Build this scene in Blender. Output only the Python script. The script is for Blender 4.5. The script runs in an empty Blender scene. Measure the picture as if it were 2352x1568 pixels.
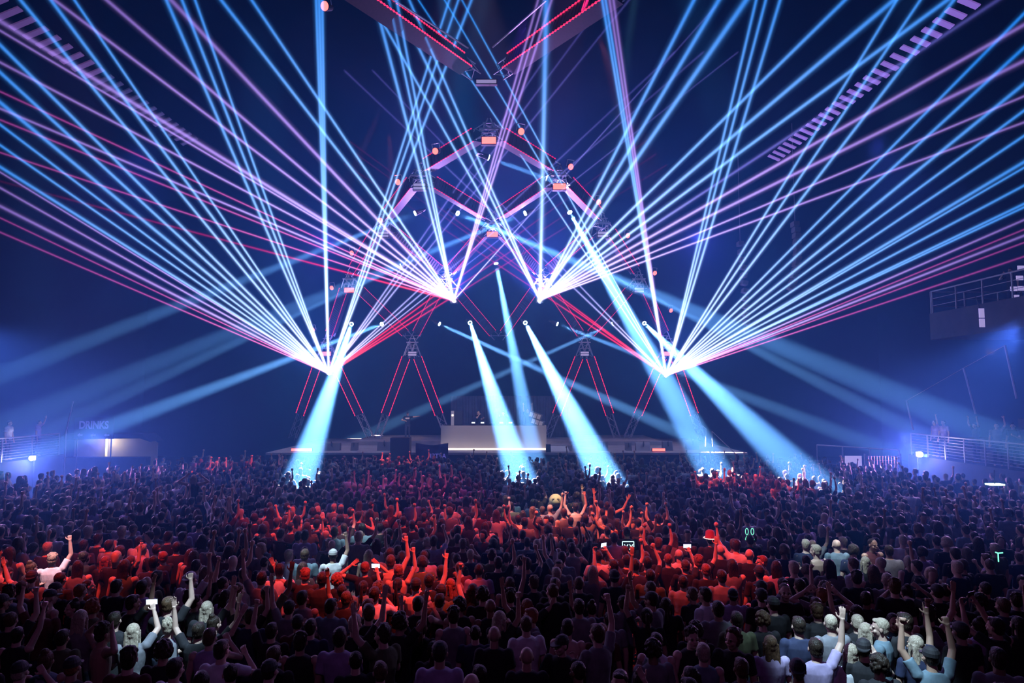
import bpy, bmesh, math, random
import numpy as np
from mathutils import Vector, Matrix, Euler

# ------------------------------------------------------------------ camera, world, exposure
S = bpy.context.scene
COL = S.collection
F = 1568.0                       # focal length in pixels of the 2352 x 1568 frame (24 mm on 36 mm)
CAM_Z = 4.8
PITCH = math.atan((905 - 784) / F)
cd = bpy.data.cameras.new('camera')
cd.lens = 24; cd.sensor_width = 36; cd.clip_start = 0.1; cd.clip_end = 200
cam = bpy.data.objects.new('camera', cd); COL.objects.link(cam)
cam.location = (0, 0, CAM_Z); cam.rotation_euler = (math.pi / 2 + PITCH, 0, 0)
S.camera = cam
_R = Euler((math.pi / 2 + PITCH, 0, 0)).to_matrix()

def P(px, py, d):
    """world point seen at photo pixel (px, py), d metres in front of the camera"""
    return _R @ Vector(((px - 1176) / F * d, -(py - 784) / F * d, -d)) + Vector((0, 0, CAM_Z))

def PZ(px, py, z):
    """world point on the horizontal plane at height z under photo pixel (px, py)"""
    v = _R @ Vector(((px - 1176) / F, -(py - 784) / F, -1.0))
    return Vector((0, 0, CAM_Z)) + v * ((z - CAM_Z) / v.z)

w = bpy.data.worlds.new('world'); S.world = w; w.use_nodes = True
w.node_tree.nodes['Background'].inputs[0].default_value = (0.002, 0.004, 0.012, 1)
w.node_tree.nodes['Background'].inputs[1].default_value = 1.0
S.view_settings.view_transform = 'Standard'; S.view_settings.look = 'None'
S.view_settings.gamma = 1.0; S.view_settings.use_curve_mapping = False
S.view_settings.exposure = 0.0
cy = S.cycles
cy.use_denoising = True
try: cy.denoiser = 'OPENIMAGEDENOISE'
except Exception: pass
cy.max_bounces = 3; cy.diffuse_bounces = 1; cy.glossy_bounces = 1; cy.transmission_bounces = 1
cy.volume_bounces = 0; cy.transparent_max_bounces = 40
cy.sample_clamp_indirect = 0.25; cy.use_light_tree = True
cy.use_adaptive_sampling = True; cy.adaptive_threshold = 0.02
cy.time_limit = 1150
cy.caustics_reflective = False; cy.caustics_refractive = False

# ------------------------------------------------------------------ lights of the show and added fills
def aim(o, a, b):
    o.location = a
    o.rotation_euler = (Vector(b) - Vector(a)).to_track_quat('-Z', 'Y').to_euler()

def spot(name, a, b, power, color, deg, blend=0.3, size=0.08):
    l = bpy.data.lights.new(name, 'SPOT'); l.energy = power; l.color = color
    l.spot_size = math.radians(deg); l.spot_blend = blend; l.shadow_soft_size = size
    o = bpy.data.objects.new(name, l); COL.objects.link(o); aim(o, a, b); return o

def point(name, a, power, color, size=0.1):
    l = bpy.data.lights.new(name, 'POINT'); l.energy = power; l.color = color; l.shadow_soft_size = size
    o = bpy.data.objects.new(name, l); COL.objects.link(o); o.location = a; return o

ICE = (1.0, 0.72, 0.98); BLUE = (0.10, 0.30, 1.0); RED = (1.0, 0.06, 0.045)
VIO = (0.36, 0.24, 1.0); COOL = (0.52, 0.78, 1.0)
# beam lights: (px, py, depth) of the lamp, (px, py, depth) of a point in the beam, beam angle, power
BEAMS = [
 ((807, 745, 43), (690, 1100, 26), 4.4, 1.25, 'ice'),
 ((1080, 742, 43), (1195, 1100, 27), 4.6, 1.4, 'ice'),
 ((1140, 608, 40), (1207, 950, 38), 6.5, 1.1, 'ice'),
 ((1207, 742, 43), (1390, 1100, 27), 5.0, 1.6, 'ice'),
 ((1310, 490, 36), (1600, 1010, 29), 6.0, 1.5, 'ice'),
 ((1481, 743, 43), (1800, 1050, 27), 5.0, 0.8, 'ice'),
 ((1405, 745, 43), (872, 985, 50), 3.0, 1.0, 'ice'),
 ((1012, 745, 43), (1420, 930, 40), 3.0, 1.3, 'ice'),
 ((1283, 745, 43), (1750, 925, 40), 3.4, .75, 'ice'),
 ((1126, 363, 31), (1800, 610, 36), 2.6, 1.0, 'ice'),
 ((950, 491, 35), (0, 862, 29), 2.9, .65, 'ice'),
 ((918, 612, 39), (190, 950, 37), 2.9, .65, 'ice'),
 ((875, 745, 43), (250, 980, 28), 2.6, .8, 'ice'),
 ((1054, 491, 35), (1560, 700, 29), 2.8, 1.2, 'ice'),
 ((1203, 491, 35), (960, 590, 33), 2.8, .7, 'ice'),
 ((1361, 611, 39), (2050, 965, 42), 3.0, 1.1, 'ice'),
]
BEAM_W = 2100000.0
for i, (a, b, deg, pw, c) in enumerate(BEAMS):
    spot('beam_light', P(*a), P(*b), BEAM_W * pw, ICE, deg, 0.5, 0.10)
LAS = {'A': (755, 857, 45), 'B': (1042, 690, 41), 'C': (1240, 688, 41), 'D': (1530, 862, 45)}
for k, v in LAS.items():
    # added spot standing in for the light each laser fan spreads in the haze
    sx = {'A': -.25, 'B': -.15, 'C': .15, 'D': .25}[k]; o = P(v[0], v[1], v[2] - .3)
    spot('laser_glow', o, o + Vector((sx, -.35, 1.0)), (12000 if k in 'BC' else 2500), ((0.36, 0.22, 1.0) if k in 'BC' else (.15, .15, 1.0)), 140, 1.0, .15)
FLOODS = [P(2113, 1043, 32), P(72, 1052, 31.0)]
for a, tx in zip(FLOODS, ((1500, 1500), (900, 1500))):
    spot('flood_light', a + Vector((0, -0.3, -0.1)), PZ(tx[0], tx[1], 0.5), 4200, (0.9, 0.34, 1.0), 96, 0.5, 0.12)
# pools of light thrown on the crowd from the roof: (px, py of the pool, radius in metres, colour, power)
POOLS = [((215, 1290), 1.9, RED, 1.0), ((900, 1330), 1.7, RED, 1.2), ((1560, 1290), 2.0, RED, 1.0), ((740, 1190), 2.3, RED, .8), ((1345, 1190), 2.2, (1.0, .13, .06), 1.2),
         ((1080, 1190), 2.4, RED, .6), ((1730, 1105), 2.6, RED, .8), ((510, 1068), 1.6, RED, .8), ((940, 1055), 2.0, RED, .9), ((1150, 1130), 2.6, (1.0, .03, .16), .4), ((690, 1330), .8, RED, .8),
         ((390, 1430), .85, COOL, 1.3), ((1960, 1480), 1.15, COOL, 1.3), ((1820, 1440), .9, COOL, .35), ((1920, 1270), .9, COOL, .8), ((1995, 1265), .8, (.75, .8, 1.0), .5), ((735, 1290), .9, COOL, 1.1),
         ((830, 1222), .7, COOL, 1.0), ((125, 1290), .6, COOL, .9), ((950, 1115), 3.0, (.8, .05, .5), .55), ((1240, 1170), 1.4, COOL, .8), ((1290, 1150), .8, (1.0, .75, .5), .8)]
for i, ((px, py), rad, c, pw) in enumerate(POOLS):
    tgt = PZ(px, py, 1.6); src = Vector((tgt.x * .6 + (2.5 if i % 2 else -2.5), max(4.0, tgt.y - 4.0), 16.5)); dist = (tgt - src).length
    spot('pool_light', src, tgt, 17000 * pw * (dist / 15) ** 2, c, 2 * math.degrees(math.atan(rad / dist)), 0.5, 0.1)
# violet back light added at rig height for rims on the crowd
for x in (-9, 0, 9):
    spot('back_light', (x, 33, 12.5), (x * .9, 14, 1.5), 1150, (0.50, 0.18, 1.0), 80, 0.6, 0.3)
for x in (-19, 18):
    spot('side_light', (x, 31.3, 2.7), (x * .5, 17, 1.2), 2600, (0.62, 0.28, 1.0), 60, 0.7, 0.2)  # added near the floodlights to strengthen their violet light and glow
for x, px in ((-21, 330), (19, 2080)):
    spot('wash_light', (x, 25.5, 7.5), PZ(px, 1175, 1.5), 5000, (0.50, 0.34, 1.0), 48, 0.8, 0.2)
for x in (-13, 13):
    spot('side_light', (x, 24, 14), (x * 1.1, 19, 1.5), 1000, (0.5, 0.2, 1.0), 70, 0.6, 0.3)
# dim purple fill, added behind the camera to lift the near backs
spot('house_light', (0, -3, 13), (0, 12, 1.5), 420, (0.50, 0.13, 0.62), 115, 0.6, 0.4)
# white keys added to brighten the booth and the host
spot('booth_key', (-1.5, 33.0, 11.5), (-.8, 42, 1.9), 1500, (1.0, 0.88, 0.86), 34, 0.5, 0.2)
spot('host_key', (-4, 35, 11), (-7.1, 46.5, 2.8), 2600, (1.0, 0.88, 0.86), 13, 0.6, 0.1)
spot('stage_blue', (0, 38, 13), (0, 48, 3), 1800, (0.02, 0.20, 1.0), 110, 0.8, 0.3)  # added blue fill for the haze over the stage
# ------------------------------------------------------------------ materials
def mat(name, color, rough=0.6, metal=0.0, emit=None, estr=0.0, spec=0.5):
    m = bpy.data.materials.new(name); m.use_nodes = True
    b = m.node_tree.nodes['Principled BSDF']
    b.inputs['Base Color'].default_value = (*color, 1); b.inputs['Roughness'].default_value = rough
    b.inputs['Metallic'].default_value = metal; b.inputs['Specular IOR Level'].default_value = spec
    if emit:
        b.inputs['Emission Color'].default_value = (*emit, 1); b.inputs['Emission Strength'].default_value = estr
        m.cycles.emission_sampling = 'NONE'
    return m

def noisy(name, c1, c2, scale=6.0, rough=0.8, detail=6.0, spec=0.3, bump=0.0, bscale=10.0, stretch=(1, 1, 1)):
    m = mat(name, c1, rough, spec=spec); nt = m.node_tree; b = nt.nodes['Principled BSDF']
    tc = nt.nodes.new('ShaderNodeTexCoord'); n = nt.nodes.new('ShaderNodeTexNoise'); r = nt.nodes.new('ShaderNodeValToRGB')
    n.inputs['Scale'].default_value = scale; n.inputs['Detail'].default_value = detail
    r.color_ramp.elements[0].color = (*c1, 1); r.color_ramp.elements[1].color = (*c2, 1)
    r.color_ramp.elements[0].position = 0.35; r.color_ramp.elements[1].position = 0.65
    nt.links.new(tc.outputs['Object'], n.inputs['Vector']); nt.links.new(n.outputs['Fac'], r.inputs[0]); nt.links.new(r.outputs[0], b.inputs['Base Color'])
    if bump:
        mp = nt.nodes.new('ShaderNodeMapping'); mp.inputs['Scale'].default_value = stretch; nt.links.new(tc.outputs['Object'], mp.inputs[0])
        n2 = nt.nodes.new('ShaderNodeTexNoise'); n2.inputs['Scale'].default_value = bscale; n2.inputs['Detail'].default_value = 3.0; nt.links.new(mp.outputs[0], n2.inputs['Vector'])
        bp = nt.nodes.new('ShaderNodeBump'); bp.inputs['Strength'].default_value = bump; bp.inputs['Distance'].default_value = 0.03
        nt.links.new(n2.outputs['Fac'], bp.inputs['Height']); nt.links.new(bp.outputs[0], b.inputs['Normal'])
    return m

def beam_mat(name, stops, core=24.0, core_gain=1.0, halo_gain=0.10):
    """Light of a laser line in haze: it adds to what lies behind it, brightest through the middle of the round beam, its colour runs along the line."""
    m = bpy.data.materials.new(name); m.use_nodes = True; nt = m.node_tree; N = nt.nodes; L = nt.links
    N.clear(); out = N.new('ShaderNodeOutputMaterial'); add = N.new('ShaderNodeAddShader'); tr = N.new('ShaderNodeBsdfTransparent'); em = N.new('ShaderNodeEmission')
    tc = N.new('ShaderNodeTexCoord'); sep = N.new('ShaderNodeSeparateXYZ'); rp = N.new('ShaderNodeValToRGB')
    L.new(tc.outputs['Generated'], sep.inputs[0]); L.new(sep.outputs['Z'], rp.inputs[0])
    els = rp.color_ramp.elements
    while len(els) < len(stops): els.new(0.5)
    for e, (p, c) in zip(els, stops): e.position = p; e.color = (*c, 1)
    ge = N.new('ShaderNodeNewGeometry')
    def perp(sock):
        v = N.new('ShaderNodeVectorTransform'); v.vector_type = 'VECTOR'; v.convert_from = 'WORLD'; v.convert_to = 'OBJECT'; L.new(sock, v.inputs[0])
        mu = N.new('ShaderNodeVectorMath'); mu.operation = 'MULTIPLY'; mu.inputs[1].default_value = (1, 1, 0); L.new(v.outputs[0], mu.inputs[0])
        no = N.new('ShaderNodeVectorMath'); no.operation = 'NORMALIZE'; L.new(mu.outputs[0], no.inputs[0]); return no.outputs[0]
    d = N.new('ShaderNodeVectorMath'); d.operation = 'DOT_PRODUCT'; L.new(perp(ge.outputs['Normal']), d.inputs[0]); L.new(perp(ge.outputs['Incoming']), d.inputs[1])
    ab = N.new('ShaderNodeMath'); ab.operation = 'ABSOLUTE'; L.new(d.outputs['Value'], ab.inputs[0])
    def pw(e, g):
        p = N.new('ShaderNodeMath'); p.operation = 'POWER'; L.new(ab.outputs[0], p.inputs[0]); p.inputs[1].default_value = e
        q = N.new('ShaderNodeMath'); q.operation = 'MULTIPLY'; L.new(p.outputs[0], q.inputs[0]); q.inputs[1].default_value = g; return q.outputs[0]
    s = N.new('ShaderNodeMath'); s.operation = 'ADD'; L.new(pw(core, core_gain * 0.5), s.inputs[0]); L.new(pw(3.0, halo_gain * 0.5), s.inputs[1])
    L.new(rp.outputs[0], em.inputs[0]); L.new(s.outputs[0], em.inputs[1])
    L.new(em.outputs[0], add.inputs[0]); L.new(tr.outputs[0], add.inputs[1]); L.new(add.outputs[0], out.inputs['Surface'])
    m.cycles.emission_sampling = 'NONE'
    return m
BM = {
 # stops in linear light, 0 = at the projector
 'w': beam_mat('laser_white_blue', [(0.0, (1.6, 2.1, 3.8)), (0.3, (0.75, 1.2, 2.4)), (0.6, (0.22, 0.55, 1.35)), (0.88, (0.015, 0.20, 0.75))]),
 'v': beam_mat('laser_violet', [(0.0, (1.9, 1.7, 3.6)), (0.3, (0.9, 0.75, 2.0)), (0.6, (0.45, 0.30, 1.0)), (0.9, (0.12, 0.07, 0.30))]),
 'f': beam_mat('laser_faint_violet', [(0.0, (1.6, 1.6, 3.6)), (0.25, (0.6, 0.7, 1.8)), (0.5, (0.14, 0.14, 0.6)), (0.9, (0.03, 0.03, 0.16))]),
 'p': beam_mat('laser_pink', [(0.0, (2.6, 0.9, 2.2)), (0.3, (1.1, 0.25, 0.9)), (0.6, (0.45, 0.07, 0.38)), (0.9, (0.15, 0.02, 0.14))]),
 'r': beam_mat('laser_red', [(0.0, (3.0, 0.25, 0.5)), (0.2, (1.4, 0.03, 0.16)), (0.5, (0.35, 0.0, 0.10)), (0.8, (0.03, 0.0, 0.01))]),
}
# ------------------------------------------------------------------ mesh helpers
def link_mesh(name, verts, faces, mats, parent=None, midx=None, smooth=False):
    me = bpy.data.meshes.new(name); me.from_pydata([tuple(v) for v in verts], [], [tuple(f) for f in faces])
    for m in (mats if isinstance(mats, (list, tuple)) else [mats]): me.materials.append(m)
    if midx is not None: me.polygons.foreach_set('material_index', midx)
    if smooth: me.polygons.foreach_set('use_smooth', [True] * len(me.polygons))
    me.update()
    o = bpy.data.objects.new(name, me); COL.objects.link(o)
    if parent is not None: o.parent = parent
    return o

class MB:
    """collects boxes, bars, tubes and strips, then links them as one mesh object"""
    def __init__(s): s.v = []; s.f = []; s.mi = []; s.m = 0
    def _add(s, vs, fs):
        n = len(s.v); s.v += [Vector(v) for v in vs]; s.f += [tuple(i + n for i in f) for f in fs]; s.mi += [s.m] * len(fs)
    def box(s, c, d, rot=None):
        x, y, z = d[0] / 2, d[1] / 2, d[2] / 2
        vs = [Vector((i * x, j * y, k * z)) for k in (-1, 1) for j in (-1, 1) for i in (-1, 1)]
        if rot is not None: vs = [rot @ v for v in vs]
        s._add([v + Vector(c) for v in vs], [(0, 2, 3, 1), (4, 5, 7, 6), (0, 1, 5, 4), (2, 6, 7, 3), (0, 4, 6, 2), (1, 3, 7, 5)]); return s
    def tube(s, a, b, r, n=8, r2=None, cap=True):
        a = Vector(a); b = Vector(b); r2 = r if r2 is None else r2; d = (b - a).normalized()
        u = d.orthogonal().normalized(); w_ = d.cross(u)
        vs = [a + (u * math.cos(t) + w_ * math.sin(t)) * r for t in [2 * math.pi * i / n for i in range(n)]]
        vs += [b + (u * math.cos(t) + w_ * math.sin(t)) * r2 for t in [2 * math.pi * i / n for i in range(n)]]
        fs = [(i, (i + 1) % n, n + (i + 1) % n, n + i) for i in range(n)]
        if cap: fs += [tuple(reversed(range(n))), tuple(range(n, 2 * n))]
        s._add(vs, fs); return s
    def bar(s, a, b, wx, wz, up=(0, 0, 1)):
        a = Vector(a); b = Vector(b); d = (b - a).normalized(); u = d.cross(Vector(up))
        if u.length < 1e-4: u = Vector((1, 0, 0))
        u.normalize(); v = u.cross(d).normalized()
        vs = [p + u * i * wx / 2 + v * j * wz / 2 for p in (a, b) for i, j in ((-1, -1), (1, -1), (1, 1), (-1, 1))]
        s._add(vs, [(0, 1, 2, 3), (7, 6, 5, 4), (0, 4, 5, 1), (1, 5, 6, 2), (2, 6, 7, 3), (3, 7, 4, 0)]); return s
    def prism(s, poly, y0, y1):
        n = len(poly)
        vs = [Vector((x, y0, z)) for x, z in poly] + [Vector((x, y1, z)) for x, z in poly]
        s._add(vs, [tuple(range(n)), tuple(reversed(range(n, 2 * n)))] + [(i, n + i, n + (i + 1) % n, (i + 1) % n) for i in range(n)]); return s
    def ball(s, c, r, nu=12, nv=8, sc=(1, 1, 1)):
        vs = [Vector((0, 0, 1))] + [Vector((math.sin(math.pi * j / nv) * math.cos(2 * math.pi * i / nu), math.sin(math.pi * j / nv) * math.sin(2 * math.pi * i / nu), math.cos(math.pi * j / nv))) for j in range(1, nv) for i in range(nu)] + [Vector((0, 0, -1))]
        vs = [Vector((v.x * sc[0], v.y * sc[1], v.z * sc[2])) * r + Vector(c) for v in vs]
        fs = [(0, 1 + i, 1 + (i + 1) % nu) for i in range(nu)]
        for j in range(nv - 2):
            fs += [(1 + j * nu + i, 1 + (j + 1) * nu + i, 1 + (j + 1) * nu + (i + 1) % nu, 1 + j * nu + (i + 1) % nu) for i in range(nu)]
        l = len(vs) - 1; k = 1 + (nv - 2) * nu
        fs += [(l, k + (i + 1) % nu, k + i) for i in range(nu)]
        s._add(vs, fs); return s
    def build(s, name, mats, parent=None, smooth=False):
        return link_mesh(name, s.v, s.f, mats, parent, s.mi, smooth)

def tag(o, label=None, cat=None, group=None, kind=None):
    if label: o['label'] = label
    if cat: o['category'] = cat
    if group: o['group'] = group
    if kind: o['kind'] = kind
    return o
def empty(name, loc=(0, 0, 0), rz=0.0):
    o = bpy.data.objects.new(name, None); COL.objects.link(o); o.location = loc; o.rotation_euler.z = rz
    o.empty_display_size = 0.2; return o
def local(root, p): return Vector(p) - Vector(root.location)
# ------------------------------------------------------------------ arena shell
CEIL = 20.0; WX = 28.5; YB = 53.0; YF = -4.0
M_floor = noisy('arena_floor', (0.03, 0.03, 0.035), (0.05, 0.05, 0.06), 2.0)
M_wall = noisy('black_drape', (0.006, 0.007, 0.011), (0.010, 0.011, 0.016), 1.5, spec=0.05)
M_ceil = noisy('roof_black', (0.003, 0.003, 0.005), (0.005, 0.005, 0.007), 1.0, spec=0.0)
def struct(name, mb, m):
    return tag(mb.build(name, m), kind='structure')
struct('floor', MB().box((0, (YB + YF) / 2, -0.1), (2 * WX, YB - YF, 0.2)), M_floor)
struct('wall_back', MB().box((0, YB + 0.15, CEIL / 2), (2 * WX, 0.3, CEIL)), M_wall)
struct('wall_left', MB().box((-WX - 0.15, (YB + YF) / 2, CEIL / 2), (0.3, YB - YF, CEIL)), M_wall)
struct('wall_right', MB().box((WX + 0.15, (YB + YF) / 2, CEIL / 2), (0.3, YB - YF, CEIL)), M_wall)
struct('ceiling', MB().box((0, (YB + YF) / 2, CEIL + 0.15), (2 * WX, YB - YF, 0.3)), M_ceil)
# haze that fills the hall
hm = bpy.data.materials.new('stage_haze'); hm.use_nodes = True; nt = hm.node_tree; nt.nodes.clear()
ho = nt.nodes.new('ShaderNodeOutputMaterial'); hs = nt.nodes.new('ShaderNodeVolumeScatter')
hs.inputs['Density'].default_value = 0.014; hs.inputs['Color'].default_value = (0.09, 0.44, 1.0, 1); hs.inputs['Anisotropy'].default_value = 0.35
nt.links.new(hs.outputs[0], ho.inputs['Volume']); hm.cycles.volume_sampling = 'EQUIANGULAR'
haze = MB().box((0, (YB + 11) / 2, CEIL / 2), (2 * WX - 0.1, YB - 11.1, CEIL - 0.1)).build('haze', hm)
tag(haze, 'thin blue stage haze filling the whole hall', 'haze', kind='stuff')

# ------------------------------------------------------------------ lasers
def laser_beam(parent, src, px, py, d_end, m, r, ext=1.18):  # tube whose emission stands in for laser light scattered in haze
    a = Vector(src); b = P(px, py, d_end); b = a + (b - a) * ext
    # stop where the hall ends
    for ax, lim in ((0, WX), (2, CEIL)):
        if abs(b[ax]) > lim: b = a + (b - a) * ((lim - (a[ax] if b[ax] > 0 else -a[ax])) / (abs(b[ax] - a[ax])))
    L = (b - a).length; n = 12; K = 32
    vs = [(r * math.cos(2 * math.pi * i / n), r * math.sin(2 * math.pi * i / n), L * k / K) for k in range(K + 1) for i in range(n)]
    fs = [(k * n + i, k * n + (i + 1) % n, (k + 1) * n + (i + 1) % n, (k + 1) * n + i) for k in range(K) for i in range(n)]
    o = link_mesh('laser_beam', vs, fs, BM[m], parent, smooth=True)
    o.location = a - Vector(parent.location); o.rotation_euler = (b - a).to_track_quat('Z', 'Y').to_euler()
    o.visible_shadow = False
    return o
FAN = {
 'A': [(47, 0, 17, 'w', 1), (117, 0, 17, 'w', 1), (171, 0, 17, 'w', .8), (382, 0, 17, 'w', 1), (418, 0, 17, 'w', .9), (448, 0, 17, 'w', .8),
       (0, 103, 17, 'w', 1), (0, 166, 17, 'w', 1), (0, 235, 17, 'w', 1.1), (0, 286, 18, 'w', .8), (0, 333, 19, 'w', .8), (0, 383, 19, 'w', 1), (0, 395, 20, 'v', .6),
       (0, 431, 20, 'v', .75), (0, 473, 20, 'v', 1), (0, 500, 21, 'p', .55), (0, 533, 21, 'p', .6),
       (726, 0, 18, 'w', .9), (733, 0, 18, 'w', .9), (740, 0, 18, 'w', .9),
       (1032, 0, 22, 'w', .9), (1053, 0, 22, 'w', .9), (1083, 0, 22, 'w', 1),
       (1345, 0, 26, 'f', .9), (1390, 0, 26, 'f', .9), (1445, 0, 26, 'f', .9),
       (1355, 300, 28, 'f', .8), (1405, 300, 28, 'f', .8), (1465, 300, 28, 'f', .6),
       (1345, 425, 34, 'r', .8), (1355, 455, 34, 'r', .8), (1375, 475, 34, 'r', .8)],
 'B': [(393, 0, 17, 'v', 1.2), (508, 0, 17, 'w', 1.0), (578, 0, 17, 'w', .9), (860, 0, 19, 'w', 1.1), (893, 0, 19, 'w', .9), (911, 0, 19, 'w', .9),
       (245, 0, 17, 'v', 1), (125, 0, 17, 'v', .9), (0, 48, 17, 'v', 1.3), (0, 70, 17, 'v', .7), (0, 143, 18, 'v', .8), (0, 210, 19, 'p', .6), (0, 249, 19, 'v', .8),
       (0, 275, 20, 'p', .65), (0, 350, 22, 'p', .65), (0, 416, 23, 'r', .8),
       (1236, 0, 20, 'v', .8), (1250, 0, 20, 'v', .7), (1267, 0, 20, 'v', .9), (1500, 176, 26, 'f', .6)],
 'C': [(1255, 0, 18, 'w', 1.7), (850, 0, 20, 'w', .9), (909, 0, 20, 'w', 1), (940, 0, 20, 'w', .9),
       (1594, 0, 15, 'w', 1.0), (1651, 0, 15, 'w', 1.15), (1714, 0, 15, 'w', 1.35), (1941, 0, 16, 'w', 1.0), (2053, 0, 16, 'w', 1.2), (2176, 0, 16, 'w', 1.1),
       (2292, 0, 17, 'f', 1.1), (2352, 57, 17, 'v', 1.1), (2352, 140, 17, 'v', 1.1), (2352, 221, 19, 'v', .75), (2352, 281, 19, 'v', .75)],
 'D': [(1383, 0, 18, 'w', .9), (1391, 0, 18, 'w', .8), (1400, 0, 18, 'v', .8), (1409, 0, 18, 'v', .8),
       (1737, 0, 18, 'w', .9), (1759, 0, 18, 'w', .9), (1792, 0, 18, 'w', 1), (2060, 0, 18, 'w', .9), (2114, 0, 18, 'w', .9), (2191, 0, 17, 'w', 1),
       (2185, 200, 17, 'w', .8), (2253, 200, 17, 'w', .9), (2343, 200, 17, 'w', 1), (2352, 254, 17, 'w', .8), (2352, 312, 18, 'w', .8), (2352, 372, 18, 'w', 1), (2352, 385, 19, 'w', .7),
       (2352, 426, 19, 'w', .8), (2352, 468, 19, 'w', .8), (2352, 476, 19, 'w', .7), (2352, 505, 20, 'v', .7), (2352, 527, 20, 'p', .5), (2352, 541, 20, 'v', .8), (2352, 557, 20, 'p', .5), (2352, 589, 20, 'p', .55),
       (961, 0, 24, 'w', .7), (1021, 0, 24, 'w', .7), (1061, 0, 24, 'w', .7), (960, 322, 30, 'f', .9), (1010, 322, 30, 'f', .8),
       (940, 474, 34, 'r', .8), (960, 455, 34, 'r', .8), (950, 433, 34, 'r', .8)],
}
M_black = mat('black_metal', (0.02, 0.02, 0.022), 0.45)
M_lens = mat('laser_aperture', (0.1, 0.1, 0.1), 0.2, emit=(0.75, 0.85, 1.0), estr=60.0)
where = {'A': 'low on the outer left triangle of trusses', 'B': 'high in the middle left of the truss pyramid', 'C': 'high in the middle right of the truss pyramid', 'D': 'low on the outer right triangle of trusses'}
for k, (lx, ly, ld) in LAS.items():
    src = P(lx, ly, ld)
    t = empty('laser_projector', src); tag(t, 'laser projector firing a blue fan, ' + where[k], 'laser projector', 'laser projectors on the trusses')
    MB().box((0, .32, 0), (.42, .5, .24)).build('housing', M_black, t)
    MB().tube((0, .07, 0), (0, -.02, 0), .07, 16).build('lens', M_lens, t)
    MB().bar((-.26, .3, .05), (-.26, .3, .42), .05, .03).bar((.26, .3, .05), (.26, .3, .42), .05, .03).bar((-.28, .3, .42), (.28, .3, .42), .05, .04).build('bracket', M_black, t)
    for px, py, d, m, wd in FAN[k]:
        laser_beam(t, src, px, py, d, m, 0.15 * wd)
# ------------------------------------------------------------------ stage
M_deck = noisy('stage_deck', (0.30, 0.28, 0.31), (0.42, 0.40, 0.43), 1.2, 0.6)
M_skirt = noisy('black_skirt', (0.01, 0.01, 0.014), (0.02, 0.02, 0.028), 5.0)
M_booth = noisy('grey_booth_panel', (0.42, 0.40, 0.45), (0.47, 0.45, 0.50), 0.8, 0.7)
M_white = mat('white_plastic', (0.7, 0.7, 0.74), 0.5)
M_alu = mat('aluminium_truss', (0.55, 0.56, 0.62), 0.35, 0.6)
M_panel = noisy('dark_mesh_panel', (0.022, 0.012, 0.035), (0.035, 0.018, 0.05), 12.0, 0.5)
M_redfar = mat('red_led_dim', (0.15, 0.0, 0.02), 0.4, emit=(0.8, 0.01, 0.16), estr=0.9)
M_red = mat('red_led', (0.2, 0.0, 0.0), 0.4, emit=(1.0, 0.02, 0.10), estr=1.8)
M_redhot = mat('red_lamp_face', (0.3, 0.05, 0.05), 0.4, emit=(1.0, 0.13, 0.12), estr=3.2)
M_lilac = mat('lilac_lamp_face', (0.5, 0.48, 0.6), 0.4, emit=(0.30, 0.27, 0.55), estr=0.8)  # face of the unlit strobes, a pale glow put into its emission
M_strip = mat('white_light_strip', (0.8, 0.8, 0.8), 0.4, emit=(1.0, 0.93, 0.9), estr=1.2)
M_grille = noisy('speaker_grille', (0.03, 0.03, 0.035), (0.06, 0.06, 0.07), 60.0, 0.5)
M_grey = mat('grey_cabinet', (0.16, 0.15, 0.18), 0.5)
SZ = 1.53; SY0 = 38.6; SY1 = 51.0; RZ = 1.78; RY0 = 44.2
st = MB().box((-.3, (SY0 + SY1) / 2, SZ - .06), (27, SY1 - SY0, .12)).build('stage', M_deck)
tag(st, 'wide raised stage deck behind the crowd under the truss pyramid', 'stage')
MB().box((-.3, SY0 + .1, (SZ - .12) / 2), (27, .1, SZ - .12)).build('skirt', M_skirt, st)
MB().box((-.3, (RY0 + SY1) / 2, (RZ + SZ) / 2), (20, SY1 - RY0, RZ - SZ)).build('riser', M_deck, st)
MB().box((-.3, SY0 + .01, SZ - .03), (20.0, .04, .06)).build('edge_trim', M_alu, st)
M_back = noisy('grey_drape', (0.10, 0.09, 0.11), (0.16, 0.14, 0.17), 2.0)
d = MB()
for i in range(40):
    x = -4.2 + i * .21; d.tube((x, 48.5 + .05 * (i % 2), RZ), (x, 48.5 + .05 * (i % 2), RZ + 2.9), .13, 8)
tag(d.build('backdrop_curtain', M_back, smooth=True), 'pleated grey drape hanging behind the turntable booth', 'curtain')
# booth
bx0 = P(1015, 1000, 41.3).x; bx1 = P(1254, 1000, 41.3).x; by = 41.0; bw = bx1 - bx0; bc = (bx0 + bx1) / 2
t = empty('performance_booth', (bc, by, SZ)); tag(t, 'long plain grey booth at the centre of the stage', 'booth')
MB().box((0, .05, .70), (bw, .1, 1.40)).build('front_panel', M_booth, t)
MB().box((-bw / 2 + .05, .75, .70), (.1, 1.3, 1.40)).build('side_panel', M_booth, t)
MB().box((bw / 2 - .05, .75, .70), (.1, 1.3, 1.40)).build('side_panel', M_booth, t)
MB().box((0, .75, 1.38), (bw - .2, 1.3, .05)).build('table_top', M_black, t)
MB().box((-.1, -.30, .03), (bw + .2, .5, .10)).build('light_strip', M_strip, t)
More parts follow.
